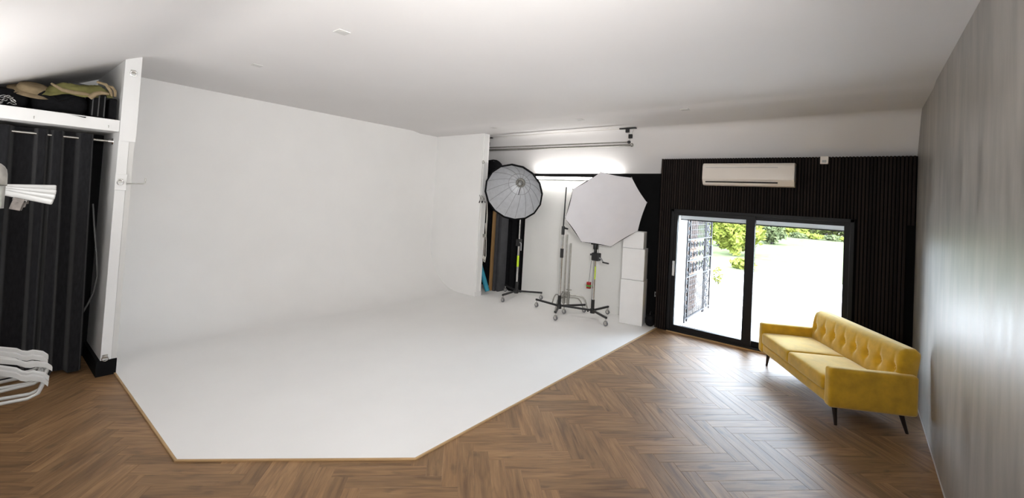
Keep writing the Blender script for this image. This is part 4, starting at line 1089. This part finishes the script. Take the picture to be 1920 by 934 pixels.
def hook_pts(z0, r, zr):                                   # from the neck up over a rail of centre height zr (local, rail at origin)
    return [(0, 0, z0), (0, 0, -r * 1.6), (0, 0.55 * r, -r * 0.95)] + [(0, r * math.cos(t), r * math.sin(t)) for t in [-0.5 + (PI + 0.6) * i / 10 for i in range(11)]]
def skirt_hanger(x, tilt, yaw, label):
    t = thing('skirt_hanger', label, 'hanger', (x, PYr, 2.091), 0, 'white clip hangers on the top rail')
    t.rotation_euler = (tilt, 0, yaw)
    r = 0.0255
    MB().tube(hook_pts(-0.055, r, 0), 0.0028, 6).build('hook', M['chrome'], t, smooth=1.5, local=True)
    MB().rbox((0, 0, -0.068), (0.020, 0.44, 0.024), 0.005, 2).build('bar', M['plastic'], t, smooth=0.9, local=True)
    for y in (-0.125, 0.125):
        c = MB().box(-0.017, -0.012, y - 0.016, y + 0.016, -0.128, -0.078).box(0.012, 0.017, y - 0.016, y + 0.016, -0.128, -0.078).box(-0.017, 0.017, y - 0.004, y + 0.004, -0.10, -0.092)
        c.build('clip', M['darksteel'], t, local=True, bevel=0.001)
        MB().tube([(0, y - 0.02, -0.085), (0, y, -0.083), (0, y + 0.02, -0.085)], 0.006, 6).build('clip_spring', M['chrome'], t, local=True)
    return t
for x, ti, ya, lb in ((-2.98, 0.03, 0.0, 'white clip hanger on the top rail, uppermost of the fanned bars'), (-2.90, -0.06, -0.05, 'white clip hanger on the top rail, second bar from the top of the fan'),
                      (-2.83, -0.15, -0.12, 'white clip hanger on the top rail, third bar from the top of the fan'), (-2.76, -0.24, -0.22, 'white clip hanger on the top rail, lowest bar of the fan')):
    skirt_hanger(x, ti, ya, lb)
def shirt_hanger(label, x, tilt, yaw):
    t = thing('shirt_hanger', label, 'hanger', (x, PYr, 1.50), 0, 'white plastic hangers on the lower rail')
    t.rotation_euler = (tilt, 0, yaw)
    MB().tube(hook_pts(-0.07, 0.020, 0), 0.0028, 6).build('hook', M['plastic'], t, smooth=1.5, local=True)
    top = []
    for i in range(-14, 15):
        y = i / 14 * 0.205; a = abs(i) / 14
        z = -0.062 - 0.030 * min(1, a / 0.22) - 0.068 * max(0, (a - 0.18) / 0.82) ** 1.05
        if 0.62 < a < 0.72: z -= 0.007
        if a > 0.9: z -= 0.012 * ((a - 0.9) / 0.1) ** 2
        top.append((y, z))
    vs = []
    for y, z in top:
        a = abs(y) / 0.205; hx = 0.0075 + 0.006 * a; hz = 0.0095
        vs += [(-hx, y, z - hz), (hx, y, z - hz), (hx, y, z + hz * 0.7), (0, y, z + hz), (-hx, y, z + hz * 0.7)]
    n_ = len(top); fs = [(i * 5 + k, i * 5 + (k + 1) % 5, (i + 1) * 5 + (k + 1) % 5, (i + 1) * 5 + k) for i in range(n_ - 1) for k in range(5)]
    fs += [(4, 3, 2, 1, 0), tuple((n_ - 1) * 5 + k for k in range(5))]
    MB().add(vs, fs).build('shoulders', M['plastic'], t, smooth=0.9, local=True)
    MB().tube([(0, -0.195, -0.165), (0, -0.185, -0.205), (0, -0.16, -0.218), (0, 0, -0.222), (0, 0.16, -0.218), (0, 0.185, -0.205), (0, 0.195, -0.165)], 0.0065, 8).build('trouser_bar', M['plastic'], t, smooth=1.2, local=True)
    return t
hl = ('farthest along the lower rail', 'second farthest along the lower rail', 'third farthest along the lower rail', 'third nearest along the lower rail', 'second nearest along the lower rail', 'nearest along the lower rail')
for k in range(6):
    shirt_hanger('white plastic shirt hanger ' + hl[k], -2.62 + 0.055 * k, (0.03, 0.0, -0.03, 0.02, -0.05, -0.08)[k], (0.0, 0.05, -0.06, 0.04, -0.10, 0.06)[k])
